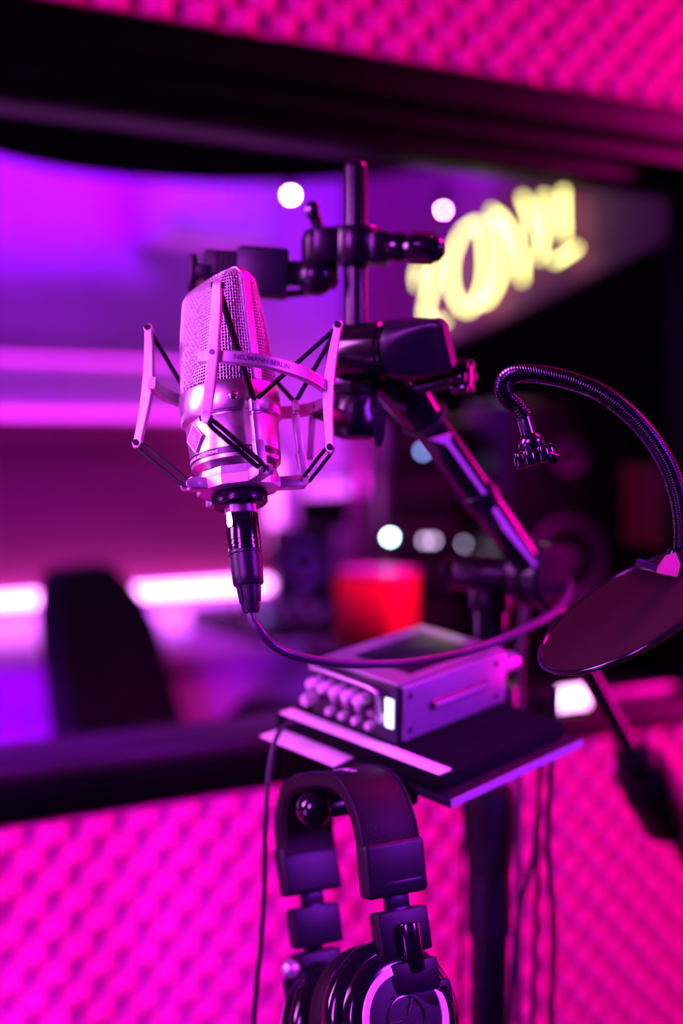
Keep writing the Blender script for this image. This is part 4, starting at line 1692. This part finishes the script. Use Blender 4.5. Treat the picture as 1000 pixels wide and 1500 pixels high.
sA = sz(330, 950, 1.50)[0]
sB = sz(488, 950, 1.50)[0]
mx = Thing('mixing_console', 'dark sloped mixing console on the desk behind the chair', 'console', W((sA + sB) / 2, 1.5, DZ))
poly = [(0, 0), (.34, 0), (.34, .045), (.02, .028)]
bm = prism(NB(), poly, sB - sA, mtx(W((sA + sB) / 2, 1.34, DZ + .0005), NV, Z, TV))
cbody = mx.part('body', bm, 'black_satin')
sl_ = (NV * .32 + Z * .017).normalized()
nm_ = TV.cross(sl_).normalized()
if nm_.z < 0:
    nm_ = -nm_
for i in range(7):
    sx_ = sA + (sB - sA) * (i + .5) / 7
    f0 = W(sx_, 1.34 + .02, DZ + .028)
    bm = NB()
    box(bm, (.012, .022, .012), mtx(f0 + sl_ * (.05 + .02 * ((i * 3) % 4)) + nm_ * .006, TV, sl_, nm_), .002)
    mx.part('fader', bm, 'knob_grey', parent=cbody)
    for j in range(4):
        p_ = f0 + sl_ * (.15 + .045 * j)
        mx.part('knob', cyl(NB(), p_, p_ + nm_ * .014, .007, .006, 12), 'speaker_cone' if j % 2 else 'knob_grey', parent=cbody)
bm = NB()
p_ = P(374, 945, 2.95)
f0 = W(sA + (sB - sA) * .30, 1.36, DZ + .028) + sl_ * .13
box(bm, (.03, .014, .006), mtx(f0 + nm_ * .004, TV, sl_, nm_), .001)
mx.part('indicator', bm, 'indicator_navy', parent=cbody, label='small blue lit indicator')

# desktop speaker
def speaker(name, label, c, xd, w, hgt, d, cones):
    xd = V(xd).normalized()
    yd = V((-xd.y, xd.x, 0))
    sp_ = Thing(name, label, 'speaker', c)
    bm = NB()
    box(bm, (w, d, hgt), mtx(V(c) + Z * (hgt / 2 + .0005), xd, yd, Z), .008)
    cab_ = sp_.part('cabinet', bm, 'black_satin')
    for f, r in cones:
        p = V(c) + Z * (hgt * f) - yd * (d / 2)
        bm = lathe(NB(), [(r, -.001), (r * 1.08, .002), (r * 1.08, .005), (r, .006), (r * .9, .002), (r * .35, -.006), (r * .3, .004), (0, .007)], mtx(p, *frame_from(-yd)), 32)
        sp_.part('cone', bm, 'speaker_cone', parent=cab_)
    return sp_


sSp = sz(447, 900, 1.72)[0]
speaker('desktop_speaker', 'small black desktop speaker with violet-lit cone behind the mixing console', W(sSp, 1.74, DZ), (1, .12, 0), .155, .225, .15, ((.62, .048), (.22, .022)))
# red box
rb = P(552, 948, 2.30)
TZ = rb.z
tbl = Thing('side_table', 'small black side table carrying the red carton beyond the window', 'table', (rb.x, rb.y + .05, 0))
bm = lathe(NB(), [(0, TZ - .022), (.115, TZ - .022), (.120, TZ - .018), (.120, TZ - .004), (.117, TZ - .0005), (0, TZ - .0005)], Matrix.Translation((rb.x, rb.y + .05, 0)), 40)
tbl.part('table_top', bm, 'black_plastic')
tbl.part('post', cyl(NB(), V((rb.x, rb.y + .05, .02)), V((rb.x, rb.y + .05, TZ - .02)), .022, seg=24), 'black_satin')
tbl.part('foot_plate', cyl(NB(), V((rb.x, rb.y + .05, 0)), V((rb.x, rb.y + .05, .02)), .11, seg=36, bev=.004), 'black_satin')
bx = Thing('red_carton', 'bright red cardboard carton standing on the small black side table', 'carton', (rb.x, rb.y, TZ))
ra = R(26)
rx = V((math.cos(ra), -math.sin(ra), 0))
ry = V((math.sin(ra), math.cos(ra), 0))
rx, ry = V((math.cos(R(-33)), math.sin(R(-33)), 0)), V((-math.sin(R(-33)), math.cos(R(-33)), 0))
bm = NB()
box(bm, (.105, .085, .118), mtx(V((rb.x, rb.y + .05, TZ + .059)), rx, ry, Z), .002)
rbody = bx.part('carton_body', bm, 'red_card')
bm = NB()
box(bm, (.107, .087, .008), mtx(V((rb.x, rb.y + .05, TZ + .118)), rx, ry, Z), .001)
bx.part('lid', bm, 'knob_grey', parent=rbody, label='pale lid edge')
# dark screen with light behind, against the back wall
sc0, zs0 = sz(436, 778, HB - .16)
sc1, zs1 = sz(505, 690, HB - .16)
scn = Thing('computer_screen', 'black screen against the back wall with magenta light glowing behind it', 'screen', W((sc0 + sc1) / 2, HB - .16, DZ))
bm = NB()
wbox(bm, sc0, sc1, HB - .18, HB - .15, zs0, zs1, .005)
scn.part('panel', bm, 'black_satin')
bm = NB()
wbox(bm, (sc0 + sc1) / 2 - .02, (sc0 + sc1) / 2 + .02, HB - .15, HB - .12, DZ, zs0 + .05, .004)
wbox(bm, (sc0 + sc1) / 2 - .07, (sc0 + sc1) / 2 + .07, HB - .20, HB - .08, DZ + .0005, DZ + .012, .004)
scn.part('foot', bm, 'black_satin')
bm = NB()
wbox(bm, sc0 - .028, sc0 + .008, HB - .06, HB - .045, zs0 - .045, zs1 + .03, .003)
wbox(bm, sc0 - .028, sc1, HB - .06, HB - .045, zs0 - .05, zs0 - .015, .003)
scn.part('back_light', bm, 'led_backlight', label='magenta light strip behind the screen')

# right wall: neon sign
def rw_t(px, py, off=.03):
    return RWp(px, py, off)


ns_ = Thing('neon_sign', 'yellow neon tube lettering glowing on the plum wall', 'neon sign', rw_t(735, 470, .0))


def z1(pts):
    return [(590 + x / 3.448, 250 + y / 3.448) for x, y in pts]


strokes = [
    z1([(80, 585), (75, 520), (100, 475)]),
    z1([(170, 430), (150, 560), (115, 730), (165, 770), (215, 755)]),
    z1([(290, 330), (245, 450), (250, 600), (320, 705), (395, 610), (415, 450), (385, 270), (300, 310)]),
    z1([(450, 200), (500, 330), (500, 500), (430, 650), (370, 660)]),
    z1([(480, 220), (560, 330), (600, 450), (600, 560)]),
    z1([(605, 130), (640, 240), (655, 320)]),
    z1([(715, 120), (715, 260), (690, 450)]),
    z1([(810, 95), (815, 340)]),
    z1([(765, 460), (820, 430), (885, 385)]),
]
bp_ = [(rw_t(x, y, .012)) for x, y in z1([(40, 640), (130, 800), (250, 790), (960, 470), (960, 60), (560, 80), (130, 380)])]
for stp in strokes:
    pts_ = [rw_t(x, y, .03) for x, y in stp]
    ns_.part('tube', tube(NB(), spline(pts_, 8), .0038, 10), 'neon')
    for e_ in (pts_[0], pts_[-1]):
        ns_.part('standoff', cyl(NB(), e_ - RW_N * .029, e_, .003, seg=8), 'black_plastic')

# black sloping panel on the right wall
poly_px = [(540, 565), (660, 505), (760, 462), (880, 402), (1000, 346), (1000, 1010), (540, 1010)]
o_ = RW_P
pl2 = []
for x, y in poly_px:
    q_ = rw_t(x, y, .02) - o_
    pl2.append((q_.dot(RW_D), q_.z))
bm = prism(NB(), pl2, .03, mtx(o_ + RW_N * .0155, RW_D, Z, RW_D.cross(Z)))
single('sloped_panel', bm, 'charcoal_fabric', 'black panel with slanted top edge below the neon sign', 'panel')

# bulbs
def pendant(px, py, d, r, m, label):
    c = P(px, py, d)
    t = Thing('pendant_bulb', label, 'bulb', c, group='small pendant bulbs in the control room')
    t.part('bulb', sphere(NB(), c, r, 16), m)
    t.part('socket', cyl(NB(), c + Z * (r * .8), c + Z * (r * .8 + .035), .010, .008, 14), 'black_plastic')
    t.part('flex', tube(NB(), [c + Z * (r * .8 + .03), V((c.x, c.y, CEIL))], .0018, 6), 'cable_black')


pendant(426, 286, 3.1, .0045, 'bulb_white', 'small white glowing bulb hanging left of the upright rod')
pendant(649, 308, 2.55, .0035, 'bulb_pink', 'small pinkish glowing bulb hanging above the neon sign')

# dark round ceiling cloud
cc2 = P(330, 215, 2.62)
bm = lathe(NB(), [(0, 0), (.50, 0), (.525, .008), (.53, .02), (.53, .05), (.51, .06), (0, .06)], Matrix.Translation((cc2.x, cc2.y, P(330, 268, 3.1).z)), 64)
cl = Thing('ceiling_cloud', 'dark round acoustic cloud hanging under the control room ceiling', 'acoustic cloud', (cc2.x, cc2.y, P(330, 268, 3.1).z))
cl.part('disc', bm, 'charcoal_fabric')
zc2 = P(330, 268, 3.1).z
for k in range(3):
    a_ = R(30 + 120 * k)
    q_ = V((cc2.x + .35 * math.cos(a_), cc2.y + .35 * math.sin(a_), zc2 + .06))
    cl.part('wire', tube(NB(), [q_, V((q_.x, q_.y, CEIL))], .0015, 6), 'black_satin')

# equipment rack with indicator lights at the right
rk0 = P(632, 900, 2.62)
rkc = V((rk0.x, rk0.y, 0))
xr = V((0.97, 0.10, 0)).normalized()
yr = V((-xr.y, xr.x, 0))
rk = Thing('equipment_rack', 'tall black equipment rack with tiny indicator lights behind the red carton', 'rack', rkc)
RH = P(560, 615, 2.6).z
bm = NB()
box(bm, (.19, .20, RH), mtx(rkc + Z * (RH / 2), xr, yr, Z), .006)
rkb = rk.part('cabinet', bm, 'black_satin')
for i in range(6):
    z_ = RH - .06 - i * .075
    bm = NB()
    box(bm, (.17, .012, .062), mtx(rkc - yr * .103 + Z * z_, xr, yr, Z), .002)
    un = rk.part('unit', bm, 'black_plastic', parent=rkb)
fp_ = rkc - yr * .111


def led(px, py, r, m, lab):
    q_ = hit(px, py, fp_, yr)
    bm = NB()
    sphere(bm, q_, r, 12)
    rk.part('indicator', bm, m, parent=rkb, label=lab)


led(571, 787, .0045, 'indicator_cyan', 'bright white-cyan light')
led(619, 661, .0045, 'indicator_blue', 'soft blue light')
led(622, 792, .0045, 'indicator_dim', 'dim white light')
led(634, 792, .0045, 'indicator_dim', 'dim white light')
led(680, 797, .0040, 'indicator_dim', 'dim white light')

# large floor speaker and red flight case against the right wall
sc_ = P(800, 800, 2.42)
speaker('floor_speaker', 'large dark floor speaker right of the rack', V((sc_.x - .01, sc_.y, 0)), (.93, .30, 0), .20, P(800, 590, 2.42).z, .20, ((.80, .065), (.93, .025)))
rc = P(960, 740, 2.16)
bm = NB()
box(bm, (.13, .05, .125), mtx(rc, V((-RW_D.x, -RW_D.y, 0)), RW_N, Z) , .006)
single('wall_box', bm, 'dark_red', 'dim red box fixed on the black panel by the window', 'box')
